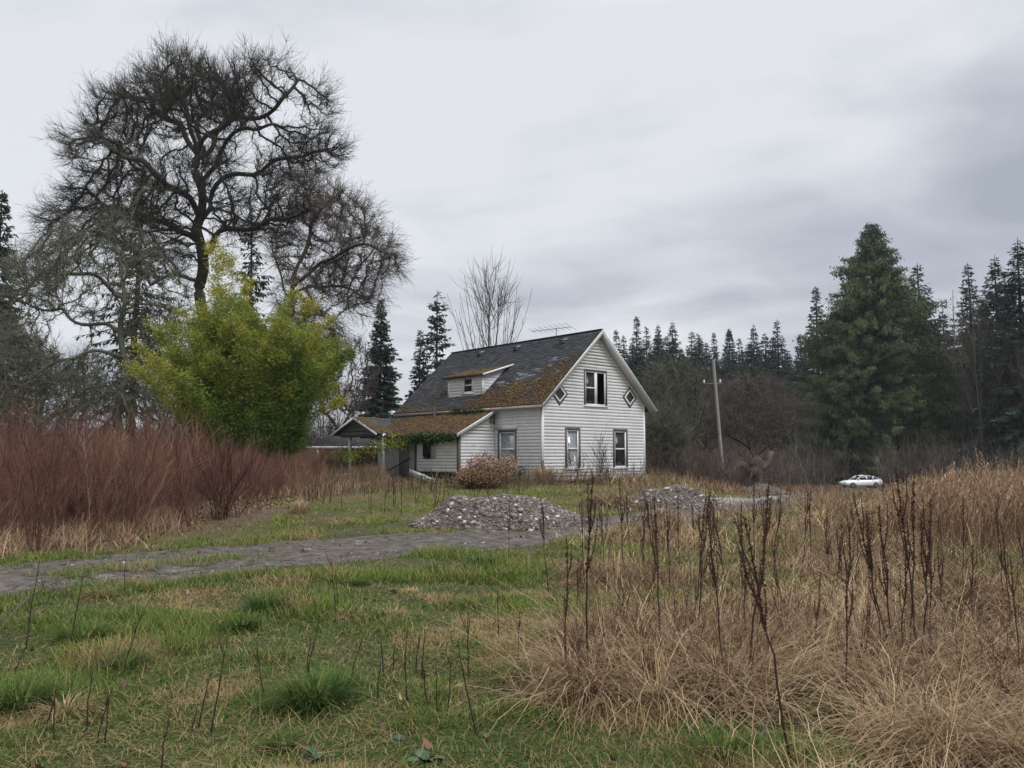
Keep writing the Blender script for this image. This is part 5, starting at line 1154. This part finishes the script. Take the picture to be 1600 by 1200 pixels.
# fallen leaves under the brush and scattered
mb = MB(); m = 8000; k = g.uniform(-.85, -.14, m); y = front(k) - .9 + np.abs(g.normal(0, 1.5, m)) + g.uniform(-.6, 1.5, m); x = k * y; kp = okveg(x, y); x, y = x[kp], y[kp]
x2, y2 = sample(880, 3.2, 16, pw=1.1); x = np.r_[x, x2]; y = np.r_[y, y2]; m = len(x)
a = g.uniform(0, 6.28, m); l = g.uniform(.04, .11, m) * np.where(y < 9, .62, 1); d = np.c_[np.cos(a), np.sin(a), g.normal(0, .35, m)] * l[:, None]; bb = unit(np.cross(d, np.c_[g.normal(0, .5, (m, 2)), np.ones(m)])) * (l * .33)[:, None]
b_ = np.c_[x, y, H(x, y) + g.uniform(.005, .05, m)]; P = np.stack([b_, b_ + d * .3 - (0, 0, .004), b_ + d * .65 + np.c_[0*l, 0*l, l * .10], b_ + d * .9 + np.c_[0*l, 0*l, l * .32]], 1); mb.strips(P, l[:, None] * g.uniform(.6, 1.1, m)[:, None] * np.array([[.12, .75, .62, .10]]), unit(bb + np.c_[0*l, 0*l, g.normal(0, .3, m) * l]), np.clip(g.normal(.45, .25, m), 0, 1)); mb.build('fallen_leaves', MT['leaflitter'], kind='stuff')
# low brown weeds and bramble between the drive and the house
mb = MB(); m = 9000; y = g.uniform(21, 37, m); x = g.uniform(-.27, .20, m) * y
fd = np.interp(x / y, [-.25, -.15, -.02, .05, .16, .2], [23.5, 25.5, 28.0, 29.5, 32.0, 34.0]); kp = okveg(x, y, pad=.15) & (g.random(m) < sstep(-1.5, 2.0, y - fd) * (.25 + .75 * sstep(.35, .6, fbm(x, y, 1.4, 512, 2)))); x, y = x[kp], y[kp]; m = len(x)
stems(mb, x, y, g.uniform(.2, .75, m) * (.6 + .8 * fbm(x, y, 1.8, 519, 2)) * (1 - .55 * ((x / y > -.16) & (x / y < -.03) & (y > 26))), .0065, g, lean=.35, nside=6, tint=(.5, .25)); mb.build('brown_weeds', MT['weedstem'], kind='stuff')
mb = MB(); x, y = sample(3500, 4.5, 24, .03, 1.2, pw=1.1); kp = (matmask(x, y) > .45) & okveg(x, y); x, y = x[kp], y[kp]; m = len(x)
stems(mb, x, y, g.uniform(.25, .85, m), .0016 + .00022 * y, g, lean=.28, nside=5, tint=(.42, .25), n=5, curl=.12, side=(.12, .4)); mb.build('dark_dead_forbs', MT['dock'], kind='stuff')
mb = MB(); m = 9000; cx = []
for px, py, r_, hh, n_ in ((500,752,1.1,.9,2300),(545,748,1.2,.7,2600),(590,752,.7,.5,900),(460,757,.9,.8,1300),(660,757,.8,.45,700),(700,758,.6,.4,500),(812,752,.45,.75,900),(790,756,.5,.8,700)):
    p = ground(px, py); p[1] = min(p[1], 33.8); a = rdir(n_, g); q_ = p + a * (g.random((n_, 1)) ** .5) * np.array([r_, r_ * .7, hh]); q_[:, 2] = np.maximum(q_[:, 2], p[2] + .03); cx.append(q_)
q_ = np.concatenate(cx); q_ = q_[~in_house(q_[:, 0], q_[:, 1], .05)]; m = len(q_); d = unit(rdir(m, g) + (0, 0, -.3)); l = g.uniform(.05, .12, m)
mb.leaves(q_, d * l[:, None], unit(np.cross(d, rdir(m, g))) * (l * .35)[:, None], np.clip(g.normal(.42, .22, m) + .4 * (vnoise(q_[:, 0], q_[:, 2] * 2, .5, 3) - .5), 0, 1)); mb.build('green_bramble', MT['ivy'], kind='stuff')

# clumps by the house wall
def clump(px, py, hpx, wpx, seed, label, mat, n, tint, name='dry_grass_clump', cat='grass clump', e=(1.0, 1.55), bend=(.2, .9), grp=None, head=False, wk=1.0, loc=None):
    global g
    gg = np.random.default_rng(seed); old, g = g, gg; p = ground(px, py) if loc is None else np.asarray(loc, float); h = hpx / F * p[1]; w_ = wpx / F * p[1] / 2; a = gg.uniform(0, 6.28, n); rr = np.sqrt(gg.random(n)) * w_ * .6; b = np.c_[p[0] + np.cos(a) * rr, p[1] + np.sin(a) * rr, 0 * a]; b[:, 2] = H(b[:, 0], b[:, 1]) - .01
    mb = MB(); P = arcs(mb, b, a + gg.normal(0, .4, n), h * gg.uniform(.6, 1.15, n), np.full(n, (.0035 + .0006 * p[1]) * wk), gg.uniform(*e, n), gg.uniform(*bend, n), np.clip(gg.normal(tint, .16, n), 0, 1), n=6, side=None)
    if head:
        tpt = np.repeat(P[:, -1], 5, 0) + gg.normal(0, .07, (n * 5, 3)); d = unit(rdir(n * 5, gg) + (0, 0, .3)); mb.leaves(tpt, d * .09, unit(np.cross(d, rdir(n * 5, gg))) * .022, np.clip(gg.normal(tint + .16, .15, n * 5), 0, 1))
    g = old; return tag(mb.build(name, MT[mat]), label, cat, grp)
clump(850, 757, 30, 42, 70, 'blond dry grass clump at the near corner of the house', 'tallstraw', 500, .75)
clump(746, 764, 27, 50, 71, 'big rusty brown dried bush before the tall window of the house', 'tallstraw', 1300, .30, name='dried_bush', cat='bush', head=True, bend=(.3, 1.2))
clump(770, 762, 46, 40, 72, 'reddish dried seedhead clump right next to the rusty dried bush', 'redstem', 420, .75, name='dried_bush', cat='bush', head=True)
clump(468, 802, 22, 30, 73, 'small pale straw clump in weeds below the bamboo', 'tallstraw', 300, .8)
clump(708, 812, 15, 26, 74, 'small yellow straw tuft on the flank of the nearest gravel pile', 'tallstraw', 200, .75, loc=(PC[0][0] - 1.35, PC[0][1] - .75, 0))
for px, py, hp, wp, sd, tn, n_ in ((418,958,40,80,80,.12,650),(378,985,30,62,81,.14,500),(190,1048,38,100,82,.2,600),(130,1000,36,120,83,.30,600),(490,1105,66,130,84,.22,900),(520,1080,46,100,85,.26,500),(752,885,24,60,86,.12,450),(680,893,16,50,87,.15,350),(30,1110,62,90,88,.2,500),(560,915,16,44,89,.2,300),(1130,1190,70,110,90,.24,260),(1080,905,20,60,91,.24,350),(1450,975,34,70,92,.24,350),(440,1170,34,70,93,.25,420),(860,1000,26,60,94,.25,350),(800,905,18,50,95,.14,300)):
    clump(px, py, hp, wp, sd, 'lush dark green tussock rising out of the short grass', 'grass', n_, tn, name='grass_tussock', cat='grass tussock', e=(.6, 1.5), bend=(.6, 1.8), grp='green tussocks in the grass', wk=1.15)
for px, py, hp, wp, sd, tn, n_ in ((545,965,24,70,100,.7,500),(612,962,20,60,101,.65,420),(155,935,34,44,102,.35,320),(100,1120,60,60,103,.6,240),(330,960,16,60,104,.5,260),(780,1010,24,70,105,.6,350),(700,1085,30,70,106,.5,300),(640,925,14,40,107,.7,260),(905,915,22,60,108,.5,350),(960,905,22,60,109,.55,350)):
    clump(px, py, hp, wp, sd, 'bleached collapsed straw tuft lying in the green grass', 'straw', n_, tn, name='straw_tuft', cat='grass tuft', e=(.2, 1.3), bend=(1.0, 2.4), grp='straw tufts in the green grass')

# ivy on the lean-to eave, vine on the porch
def leafspray(pts, n, sig, size, seed, name, mat, label, cat, tint=.45, stem=True):
    gg = np.random.default_rng(seed); pts = np.asarray(pts, float); d = np.r_[0, np.cumsum(np.linalg.norm(np.diff(pts, axis=0), axis=1))]; t = gg.uniform(0, d[-1], n)
    c = np.stack([np.interp(t, d, pts[:, j]) for j in range(3)], 1); lump = .4 + .9 * vnoise(t, t * 0, .5, seed); c = c + gg.normal(0, 1, (n, 3)) * np.asarray(sig) * lump[:, None] - np.c_[0*t, 0*t, np.abs(gg.normal(0, .6, n)) * sig[2]]
    dd = unit(rdir(n, gg) + (0, 0, -.5)); l = gg.uniform(*size, n); o = thing(name, label, cat, pts[0])
    MB().leaves(c, dd * l[:, None], unit(np.cross(dd, rdir(n, gg))) * (l * .33)[:, None], np.clip(gg.normal(tint, .2, n) + .4 * (lump - .85), 0, 1)).build('leaves', MT[mat], o)
    k = 40; i = gg.integers(0, n, k); j = (i + gg.integers(1, 40, k)) % n; P = [[p_, (p_ + q_) / 2 + gg.normal(0, .08, 3), q_] for p_, q_ in zip(pts[:-1], pts[1:])] + [[c[a_], c[a_] + (0, 0, .15), np.array([np.interp(t[a_], d, pts[:, 0]), np.interp(t[a_], d, pts[:, 1]), np.interp(t[a_], d, pts[:, 2])])] for a_ in i]
    MB().tubes(np.array(P), .009, 4, .4).build('stems', MT['greybark'], o); return o
leafspray([hl(-2.42, 2.85, 1.98), hl(-2.45, 4.5, 1.98), hl(-2.42, 6.6, 1.96)], 2600, (.09, .10, .11), (.07, .15), 5, 'ivy', 'ivy', 'dark green ivy hanging along the lean-to eave', 'ivy', .42)
leafspray([hl(-.5, 3.3, 3.14), hl(-.42, 4.1, 3.26), hl(-.45, 5.6, 3.22)], 500, (.12, .16, .10), (.06, .13), 6, 'ivy', 'ivy', 'small ivy patch where the main eave meets the lean-to roof', 'ivy', .45)
leafspray([hl(-2.5, 6.1, 1.7), hl(-2.55, 7.2, 1.85), hl(-2.6, 8.4, 1.75), hl(-2.65, 9.4, 1.55), hl(-2.75, 10.9, 1.25), hl(-2.8, 11.9, 1.35)], 1150, (.18, .2, .22), (.07, .15), 7, 'climbing_vine', 'vine', 'yellow green climber sprawling across the porch posts', 'vine', .55)
leafspray([hl(-2.8, 11.9, 1.35), hl(-3.1, 13.5, .9), hl(-3.4, 14.6, .45)], 240, (.2, .2, .2), (.06, .13), 8, 'climbing_vine', 'vine', 'thin trailing vine end left of the porch posts', 'vine', .5)

# tall dock stalks and other single stems
gd = np.random.default_rng(23); protos_d = []
for k in range(6):
    n = 12; P = np.zeros((1, n, 3)); P[0, :, 2] = np.linspace(0, 1, n); P[0, :, :2] = np.cumsum(gd.normal(0, .005, (n, 2)), 0); P[0, 0, :2] = 0
    S = MB().tubes(P, np.linspace(.0060, .0024, n)[None], 5, .2); Hd = MB(); nb = gd.integers(3, 7); Pb = []
    for b_ in range(nb):
        f = gd.uniform(.5, .82); i = int(f * (n - 1)); a = gd.uniform(0, 6.28); l = gd.uniform(.14, .30); d = np.array([math.cos(a) * .16, math.sin(a) * .16, 1]); d /= np.linalg.norm(d)
        Pb.append([P[0, i], P[0, i] + d * l * .5 + (math.cos(a) * .012, math.sin(a) * .012, 0), P[0, i] + d * l])
    Pb = np.array(Pb); S.tubes(Pb, np.array([[.0036, .0026, .0015]]), 4, .2)
    def seeds(A, m, r_):
        nA = len(A); d = np.linspace(0, 1, nA); t = gd.uniform(0, 1, m); lm = (np.sin(t * 60 + gd.uniform(0, 6)) > -.5); t = t[lm]; c = np.stack([np.interp(t, d, A[:, j]) for j in range(3)], 1); m = len(t); dr = unit(rdir(m, gd) + (0, 0, -.25))
        Hd.leaves(c + dr * .002, dr * (gd.uniform(.6, 1.2, m) * r_)[:, None], unit(np.cross(dr, rdir(m, gd))) * r_ * .36, np.clip(gd.normal(.45, .2, m), 0, 1))
    seeds(P[0, 6:], 300, .0120)
    for A in Pb: seeds(A, 85, .011)
    o = thing('dock_stalk', 'tall dark brown dock stalk with crusted seed spikes in the dead grass', 'weed stalk', (0, 0, 0), 0, 'dock stalks in the dead grass'); S.build('stem', MT['dock'], o); Hd.build('seed_head', MT['dock'], o); protos_d.append(o)
docks = [(1433,746,1058),(1398,779,1058),(1412,850,1055),(1387,838,1050),(1456,829,1025),(1504,779,929),(1544,775,871),(1240,829,1210),(1317,842,1117),(1158,771,1087),(1137,800,1075),(1115,780,945),(1592,885,1100),(1350,940,1062),(1254,775,890),(1269,768,900),(1177,755,900),(1190,770,930),(912,757,1077),(858,784,930),(796,787,872),(880,850,1074),(976,752,905),(985,770,880),(1040,787,1058),(1029,770,905),(1089,775,960),(1092,790,1020),(1060,780,905),(1048,790,940),(1008,795,900),(945,790,895),(1145,790,960),(1206,780,950),(1220,860,1000),(1300,830,960),(1290,800,900),(1475,860,1000),(1520,860,1000),(1566,800,960),(1580,830,990),(1335,810,930),(1360,850,960),(900,880,1000),(1020,840,980),(1075,860,1010),(1268,900,1060),(1480,800,905),(1428,765,1045),(1440,790,1062),(1403,800,1052),(1163,800,1040)]
gr_ = 0
for px, ty, by in docks:
    p = ground(px, by); h = (by - ty) / F * p[1] * 1.02; k = gr_ % 6; lean = (gd.normal(0, .07), gd.normal(0, .09))
    o = protos_d[k] if gr_ < 6 else dup(protos_d[k], p); o.location = Vector(p); sc_ = h; o.scale = (max(sc_, .8), max(sc_, .8), sc_); o.rotation_euler = (lean[0], lean[1], gd.uniform(0, 6.28)); gr_ += 1
for i in range(26):
    yy = gd.uniform(8, 23); kk = gd.uniform(.09, .70); p = np.array([kk * yy, yy, gz(kk * yy, yy)])
    if not okveg(p[:1], p[1:2])[0]: continue
    h = gd.uniform(.55, 1.15); o = dup(protos_d[i % 6], p, gd.uniform(0, 6.28), (1.0, 1.0, h)); o.rotation_euler = (gd.normal(0, .06), gd.normal(0, .06), gd.uniform(0, 6.28))
# thin dark dead stems in the left grass
protos_s = []
for k in range(5):
    n = 7; P = np.zeros((1, n, 3)); P[0, :, 2] = np.linspace(0, 1, n); P[0, :, :2] = np.cumsum(gd.normal(0, .008, (n, 2)), 0); P[0, 0, :2] = 0; mb = MB().tubes(P, np.linspace(.011, .005, n)[None], 5, .15)
    nb = (0, 1, 0, 2, 0)[k]
    if nb:
        ii = gd.integers(3, 6, nb); a = gd.uniform(0, 6.28, nb); b = P[0, ii]; d = np.c_[np.cos(a) * .6, np.sin(a) * .6, np.ones(nb)]; l = gd.uniform(.15, .35, nb); mb.tubes(np.stack([b, b + d * (l * .6)[:, None], b + d * l[:, None] + (0, 0, .03)], 1), np.array([[.007, .005, .003]]), 4, .3)
    o = tag(mb.build('dead_weed', MT['dock']), 'thin dark dead stem poking up out of the green grass', 'weed stalk', 'dead stems in the green grass'); protos_s.append(o)
sts = [(250,1125,1215,0),(330,1010,1150,.2),(310,1060,1140,.15),(415,1015,1100,-.08),(480,970,1060,.05),(40,880,1015,.2),(110,940,1010,.25),(205,960,1000,.4),(150,1085,1165,.05),(70,1085,1155,.1),(135,1060,1145,0),(165,1095,1165,.15),(745,1010,1150,-.3),(733,965,1060,0),(633,985,1050,0),(615,1005,1050,0),(600,1000,1056,.05),(637,1030,1100,0),(670,1045,1110,0),(685,1050,1120,-.05),(480,1000,1060,.0),(526,880,965,.02),(530,890,955,-.1),(650,1000,1055,.1),(660,990,1060,0),(545,1000,1075,.2),(195,960,1040,.35),(20,1010,1060,.4),(85,1090,1160,.05),(300,1110,1150,.1),(590,1040,1100,0),(700,1040,1120,.1),(780,930,1000,0),(810,960,1040,.1),(120,890,960,.1),(195,870,930,.05)]
for i, (px, ty, by, ln_) in enumerate(sts):
    p = ground(px, by); h = (by - ty) / F * p[1] * 1.05; o = protos_s[i % 5] if i < 5 else dup(protos_s[i % 5], p); o.location = Vector(p); o.scale = (.52, .52, h); o.rotation_euler = (gd.normal(0, .1), ln_ + gd.normal(0, .06), 0)
for i in range(70):
    yy = gd.uniform(20, 29); p = np.array([gd.uniform(-.26, .02) * yy, yy, 0]); p[2] = gz(p[0], p[1])
    if not okveg(p[:1], p[1:2])[0]: continue
    o = dup(protos_s[i % 5], p, 0, (.9, .9, gd.uniform(.5, 1.1)), 'thin dark dead stem standing before the house weeds', 'dead stems before the house'); o.rotation_euler = (gd.normal(0, .1), gd.normal(0, .1), gd.uniform(0, 6))
# arching bramble canes over the near grass
for i, (pa, pb, hgt_, lab) in enumerate((((1180,1170),(1320,1010),.10,'grey dead cane lying slanted across the dead grass'),((0,985),(150,925),.22,'dark bare cane arching low at the grass edge beside the drive'),((1380,1150),(1560,960),.25,'brown dead cane arching over the matted grass'))):
    a, b = ground(*pa), ground(*pb); P = np.stack([a + (b - a) * f + np.array([0, 0, hgt_ * 4 * f * (1 - f) + .03 + .1 * f]) + gd.normal(0, .012, 3) for f in np.linspace(0, 1, 9)])[None]; mb = MB().tubes(P, np.linspace(.010, .005, 9)[None], 5, .6)
    m = 9; k = gd.integers(2, 8, m); bb = P[0, k]; d = unit(gd.normal(0, 1, (m, 3)) + (0, 0, .6)) * gd.uniform(.06, .2, (m, 1)); mb.tubes(np.stack([bb, bb + d * .5, bb + d + (0, 0, -.02)], 1), np.array([[.004, .003, .002]]), 4, .5)
    tag(mb.build('dead_cane', MT['greybark']), lab, 'cane')
# broad leaved rosettes at the near edge
for px, py, s_, lab in ((498,1188,.13,'blue green leafy rosette nearest the lower edge'),(665,1190,.11,'leafy rosette beside a brown leaf patch'),(620,1160,.08,'smallest leafy rosette behind the other two')):
    p = ground(px, py); m = 16; a = gd.uniform(0, 6.28, m); el = gd.uniform(.1, 1.0, m); l = gd.uniform(.5, 1.1, m) * s_; d = np.c_[np.cos(a) * np.cos(el), np.sin(a) * np.cos(el), np.sin(el)]; bv = np.c_[-np.sin(a), np.cos(a), gd.normal(0, .3, m)]
    mb = MB(); P = np.stack([p + d * 0, p + d * (l * .35)[:, None] + (0, 0, .01), p + d * (l * .7)[:, None], p + d * l[:, None] - (0, 0, .02)], 1); mb.strips(P, l[:, None] * np.array([[.12, .5, .45, .08]]), unit(bv), gd.uniform(.1, .9, m)); tag(mb.build('leafy_weed', MT['broadleaf']), lab, 'weed')

# ================================================================ gravel piles
gp = np.random.default_rng(29)
plab = ['nearest gravel pile, long and stony with pale boulders, beside the drive', 'middle gravel pile on the far side of the drive, in front of the gable', 'farthest low gravel pile, below the broken tree trunk']
for i, (cx, cy, rx, ry, h) in enumerate(PC):
    def mh(x, y):
        u = (x - cx) / rx; v = (y - cy) / ry; d = np.sqrt(u ** 2 + v ** 2); z = h * np.clip(1 - d, 0, 1) ** .82 * (1 - .12 * np.exp(-(d / .25) ** 2))
        if i == 0: z = z + .42 * np.clip(1 - np.sqrt(((x - cx + 1.35) / 1.0) ** 2 + ((y - cy + .1) / .9) ** 2), 0, 1) 
        return z * (.66 + .68 * fbm(x, y, .7, 600 + i, 3))
    X, Y, q = grid(np.linspace(cx - rx * 1.55, cx + rx * 1.2, 80), np.linspace(cy - ry * 1.25, cy + ry * 1.25, 60)); Z = H(X, Y) + mh(X, Y) - .05 * (mh(X, Y) < .01)
    t_ = thing('gravel_pile', plab[i], 'gravel pile', (cx, cy, gz(cx, cy))); MB().add(np.stack([X, Y, Z], -1), q, tint=.3).build('mound', MT['stone'], t_, smooth=True)
    n = (34000, 15000, 9000)[i]; x = gp.uniform(cx - rx * 1.5, cx + rx * 1.12, n); y = gp.uniform(cy - ry * 1.15, cy + ry * 1.1, n); z = mh(x, y); kp = (z > .02) | ((gp.random(n) < .16) & ((((x - cx) / rx) ** 2 + ((y - cy) / ry) ** 2) < 1.6)); x, y, z = x[kp], y[kp], z[kp]
    r = np.clip(gp.lognormal(-4.05, .55, len(x)), .008, .08); MB().blobs(np.c_[x, y, H(x, y) + z + r * .05], r, tint=np.clip(gp.normal(.47, .26, len(x)), 0, 1), squash=.8, seed=i).build('stones', MT['stone'], t_, kind='stuff')
    for k in range((6, 2, 1)[i]):
        x = cx + gp.uniform(-1.25, .6) * rx * (.95 if i == 0 else .6); y = cy - ry * gp.uniform(.2, .75); r = gp.uniform(.045, .10); zz = float(H(x, y) + mh(np.array(x), np.array(y)))
        tag(MB().blobs([[x, y, zz + r * .5]], [r], tint=gp.uniform(.75, 1.0), squash=.55, seed=100 + i * 20 + k).build('pale_rock', MT['stone']), ('pale broken rock lying on the nearest gravel pile', 'pale broken rock lying on the middle gravel pile', 'pale broken rock lying on the farthest gravel pile')[i], 'rock', ('pale rocks on the nearest pile', 'pale rocks on the middle pile', 'pale rocks on the farthest pile')[i])

# ================================================================ car, pole, wires, shed, fence
cpx, cY = 1339, 91.0; cxw = xat(cpx, cY); cz = gz(cxw, cY); car = thing('parked_car', 'white sedan parked in the far grass below the huge cedar', 'car', (cxw, cY, cz), R(4))
st = [(-2.25,.42,.62,.55),(-2.15,.30,.70,.74),(-1.75,.24,.80,.86),(-1.0,.22,.90,.90),(-.5,.22,.93,.91),(.6,.22,.94,.91),(1.3,.22,.98,.90),(1.8,.26,1.0,.86),(2.15,.34,.98,.78),(2.25,.45,.85,.62)]
mb = MB(); rows = []
for x, zb, zt, hw in st: rows.append([(x,-hw*.86,zb),(x,-hw,zb+.16),(x,-hw,(zb+zt)/2+.1),(x,-hw*.93,zt-.03),(x,-hw*.7,zt),(x,hw*.7,zt),(x,hw*.93,zt-.03),(x,hw,(zb+zt)/2+.1),(x,hw,zb+.16),(x,hw*.86,zb)])
V = np.array(rows); n, k = V.shape[:2]; idx = np.arange(n * k).reshape(n, k); q = [(idx[i,j], idx[i+1,j], idx[i+1,(j+1)%k], idx[i,(j+1)%k]) for i in range(n-1) for j in range(k)]; mb.add(V, q, [(idx[0,0], idx[0,j], idx[0,j+1]) for j in range(1,k-1)] + [(idx[-1,0], idx[-1,j+1], idx[-1,j]) for j in range(1,k-1)])
body = mb.build('body', MT['carpaint'], car, smooth=True, world=False)
cab = [(-.95,.93,.93,.80),(-.25,1.36,1.36,.62),(.15,1.43,1.43,.60),(.75,1.41,1.41,.60),(1.15,1.30,1.30,.62),(1.75,1.0,1.0,.78)]
mb = MB(); V = np.array([[(x,-.82,.90),(x,-hw,max(z-.06,.91)),(x,-hw*.8,z),(x,hw*.8,z),(x,hw,max(z-.06,.91)),(x,.82,.90)] for x, z, _, hw in cab]); n, k = V.shape[:2]; idx = np.arange(n*k).reshape(n,k); mb.add(V, [(idx[i,j], idx[i+1,j], idx[i+1,(j+1)%k], idx[i,(j+1)%k]) for i in range(n-1) for j in range(k)]); mb.build('windows', MT['carglass'], car, world=False)
mb = MB()
V = np.array([[(x,-hw*.98,z-.03),(x,-hw*.8,z+.015),(x,hw*.8,z+.015),(x,hw*.98,z-.03)] for x, z, _, hw in cab[1:5]]); idx = np.arange(16).reshape(4,4); mb.add(V, [(idx[i,j], idx[i+1,j], idx[i+1,j+1], idx[i,j+1]) for i in range(3) for j in range(3)])
for sy in (-1, 1):
    for a, b in (((-.95,.82,.93),(-.25,.63,1.36)),((.30,.84,.92),(.30,.615,1.40)),((1.15,.63,1.30),(1.75,.80,1.0)),((1.02,.84,.93),(1.10,.64,1.33))): mb.bar((a[0],a[1]*sy*1.015,a[2]),(b[0],b[1]*sy*1.015,b[2]),.09,.05)
mb.build('roof', MT['carpaint'], car, world=False)
MB().box((1.95,-.70,1.10),(2.18,.70,1.13)).box((2.0,-.6,.98),(2.08,-.56,1.11)).box((2.0,.56,.98),(2.08,.6,1.11)).build('spoiler', MT['carpaint'], car, world=False)
for wx in (-1.38, 1.32):
    for sy in (-1, 1):
        a = np.linspace(0, 2 * math.pi, 21)[:-1]; mb = MB(); ro = .32; V = [(wx + ro * math.cos(t), sy * y, .32 + ro * math.sin(t)) for y in (.70, .915) for t in a]
        mb.add(V, [(i, (i+1)%20, 20+(i+1)%20, 20+i) for i in range(20)]); mb.add([(wx + ro*math.cos(t), sy*.915, .32 + ro*math.sin(t)) for t in a] + [(wx, sy*.915, .32)], None, [(i, (i+1)%20, 20) for i in range(20)]); wh = mb.build('wheel', MT['tyre'], car, world=False)
        mb = MB().add([(wx + .21*math.cos(t), sy*.925, .32 + .21*math.sin(t)) for t in a] + [(wx, sy*.935, .32)], None, [(i, (i+1)%20, 20) for i in range(20)]); mb.build('rim', MT['metal'], wh, world=False)
for sy in (-1, 1):
    MB().box((-2.21, sy*.60-.14, .56),(-2.08, sy*.60+.14, .68)).build('headlight', MT['clearlight'], car, world=False); MB().box((2.12, sy*.62-.14, .72),(2.235, sy*.62+.14, .88)).build('tail_light', MT['redlight'], car, world=False)
    MB().box((-.72, sy*.92-.07, .92),(-.58, sy*.92+.07, 1.02)).build('wing_mirror', MT['carpaint'], car, world=False)
# leaning utility pole
a = at(1131, 735, 49); a[2] = gz(a[0], a[1]) - .2; t = at(1114.5, 563, 49); pole = thing('utility_pole', 'leaning weathered utility pole beyond the house among bare trees', 'pole', a)
n = 9; P = np.stack([a + (t - a) * f for f in np.linspace(0, 1, n)])[None]; MB().tubes(P, np.linspace(.115, .09, n)[None], 10).build('shaft', MT['pole'], pole, smooth=True)
MB().bar(t + (-.7,0,-1.5), t + (.5,0,-1.45), .09, .11).build('crossarm', MT['barewood'], pole); MB().tubes([[t + (-.6,0,-1.4), t + (-.6,0,-1.22)], [t + (.4,0,-1.36), t + (.4,0,-1.18)]], .05, 8).build('insulator', MT['trim'], pole)
def cable(p, q_, sag, r, lab):
    f = np.linspace(0, 1, 24)[:, None]; P = p + (q_ - p) * f; P[:, 2] -= (sag * 4 * f * (1 - f))[:, 0]; tag(MB().tubes(P[None], r, 4).build('power_line', MT['wire']), lab, 'cable')
far_p = at(1330, 578, 300)
cable(t + (0,0,-.05), far_p, 1.2, .017, 'topmost thin cable running off from the head of the leaning pole')
cable(t + (.4,0,-1.2), far_p + (2.5,0,-2.6), 1.2, .014, 'second cable leaving the leaning pole at its crossarm')
cable(t + (0,0,-2.9), far_p + (0,0,-9), 1.3, .017, 'lowest cable leaving the leaning pole below its crossarm')
# neighbouring shed behind the porch
s0 = at(480, 697, 45); sx0, sy0, ez = s0[0], 45.0, s0[2]; gzz = gz(sx0, 45); shed = thing('neighbour_house', 'low brown building with dark hipped roof half hidden behind porch and brush', 'building', (sx0, 45, gzz))
wx, dy_, rh = 6.0, 5.0, 1.75
MB().box((sx0 + .4, 45.4, gzz - .2), (sx0 + wx - .4, 45 + dy_ - .4, ez - .05)).build('wall', MT['shedwall'], shed)
hp = [(sx0, 45, ez), (sx0 + wx, 45, ez), (sx0 + wx, 45 + dy_, ez), (sx0, 45 + dy_, ez), (sx0 + 2.6, 45 + dy_/2, ez + rh), (sx0 + wx - 2.6, 45 + dy_/2, ez + rh)]
MB().add(hp, [(0,1,5,4),(2,3,4,5),(3,2,1,0)], [(1,2,5),(3,0,4)]).build('roof', MT['shedroof'], shed)
MB().box((sx0 - .03, 44.95, ez - .14), (sx0 + wx + .03, 44.99, ez - .01)).box((sx0 - .07, 44.97, ez - .14), (sx0 - .03, 45 + dy_, ez - .01)).build('fascia', MT['trim'], shed)
MB().box((sx0 + 1.0, 45.36, gzz + .7), (sx0 + 1.8, 45.395, gzz + 1.45)).build('window', MT['glass'], shed)
for xx in (sx0 + .5, sx0 + 2.6): MB().box((xx, 45.05, gzz - .2), (xx + .12, 45.17, ez - .14)).build('post', MT['trim'], shed)
# old rail fence in the brush
f0, f1 = at(190, 717, 31), at(285, 713, 31); fe = thing('rail_fence', 'short weathered board fence sunk in the red brush', 'fence', (f0[0], 31, gz(f0[0], 31)))
for k in range(3): p = f0 + (f1 - f0) * k / 2; MB().box((p[0] - .05, 30.95, gz(p[0], 31) - .1), (p[0] + .05, 31.05, p[2] + .06)).build('post', MT['paleboard'], fe)
for dz in (0, -.22, -.44): MB().bar(f0 + (-.15, -.08, dz), f1 + (.15, -.08, dz), .03, .13).build('rail', MT['paleboard'], fe)

# ================================================================ damp winter air
hz = MB().box((-1650, -60, -6), (1650, 2300, 46)); ho = hz.build('haze', None, kind='stuff')
m = bpy.data.materials.new('damp air'); m.use_nodes = True; hn = m.node_tree; hn.nodes.clear(); o_ = hn.nodes.new('ShaderNodeOutputMaterial'); pv = hn.nodes.new('ShaderNodeVolumePrincipled')
pv.inputs['Color'].default_value = (.86, .9, .96, 1); pv.inputs['Density'].default_value = .00022; pv.inputs['Anisotropy'].default_value = .2; hn.links.new(pv.outputs[0], o_.inputs['Volume']); ho.data.materials[0] = m
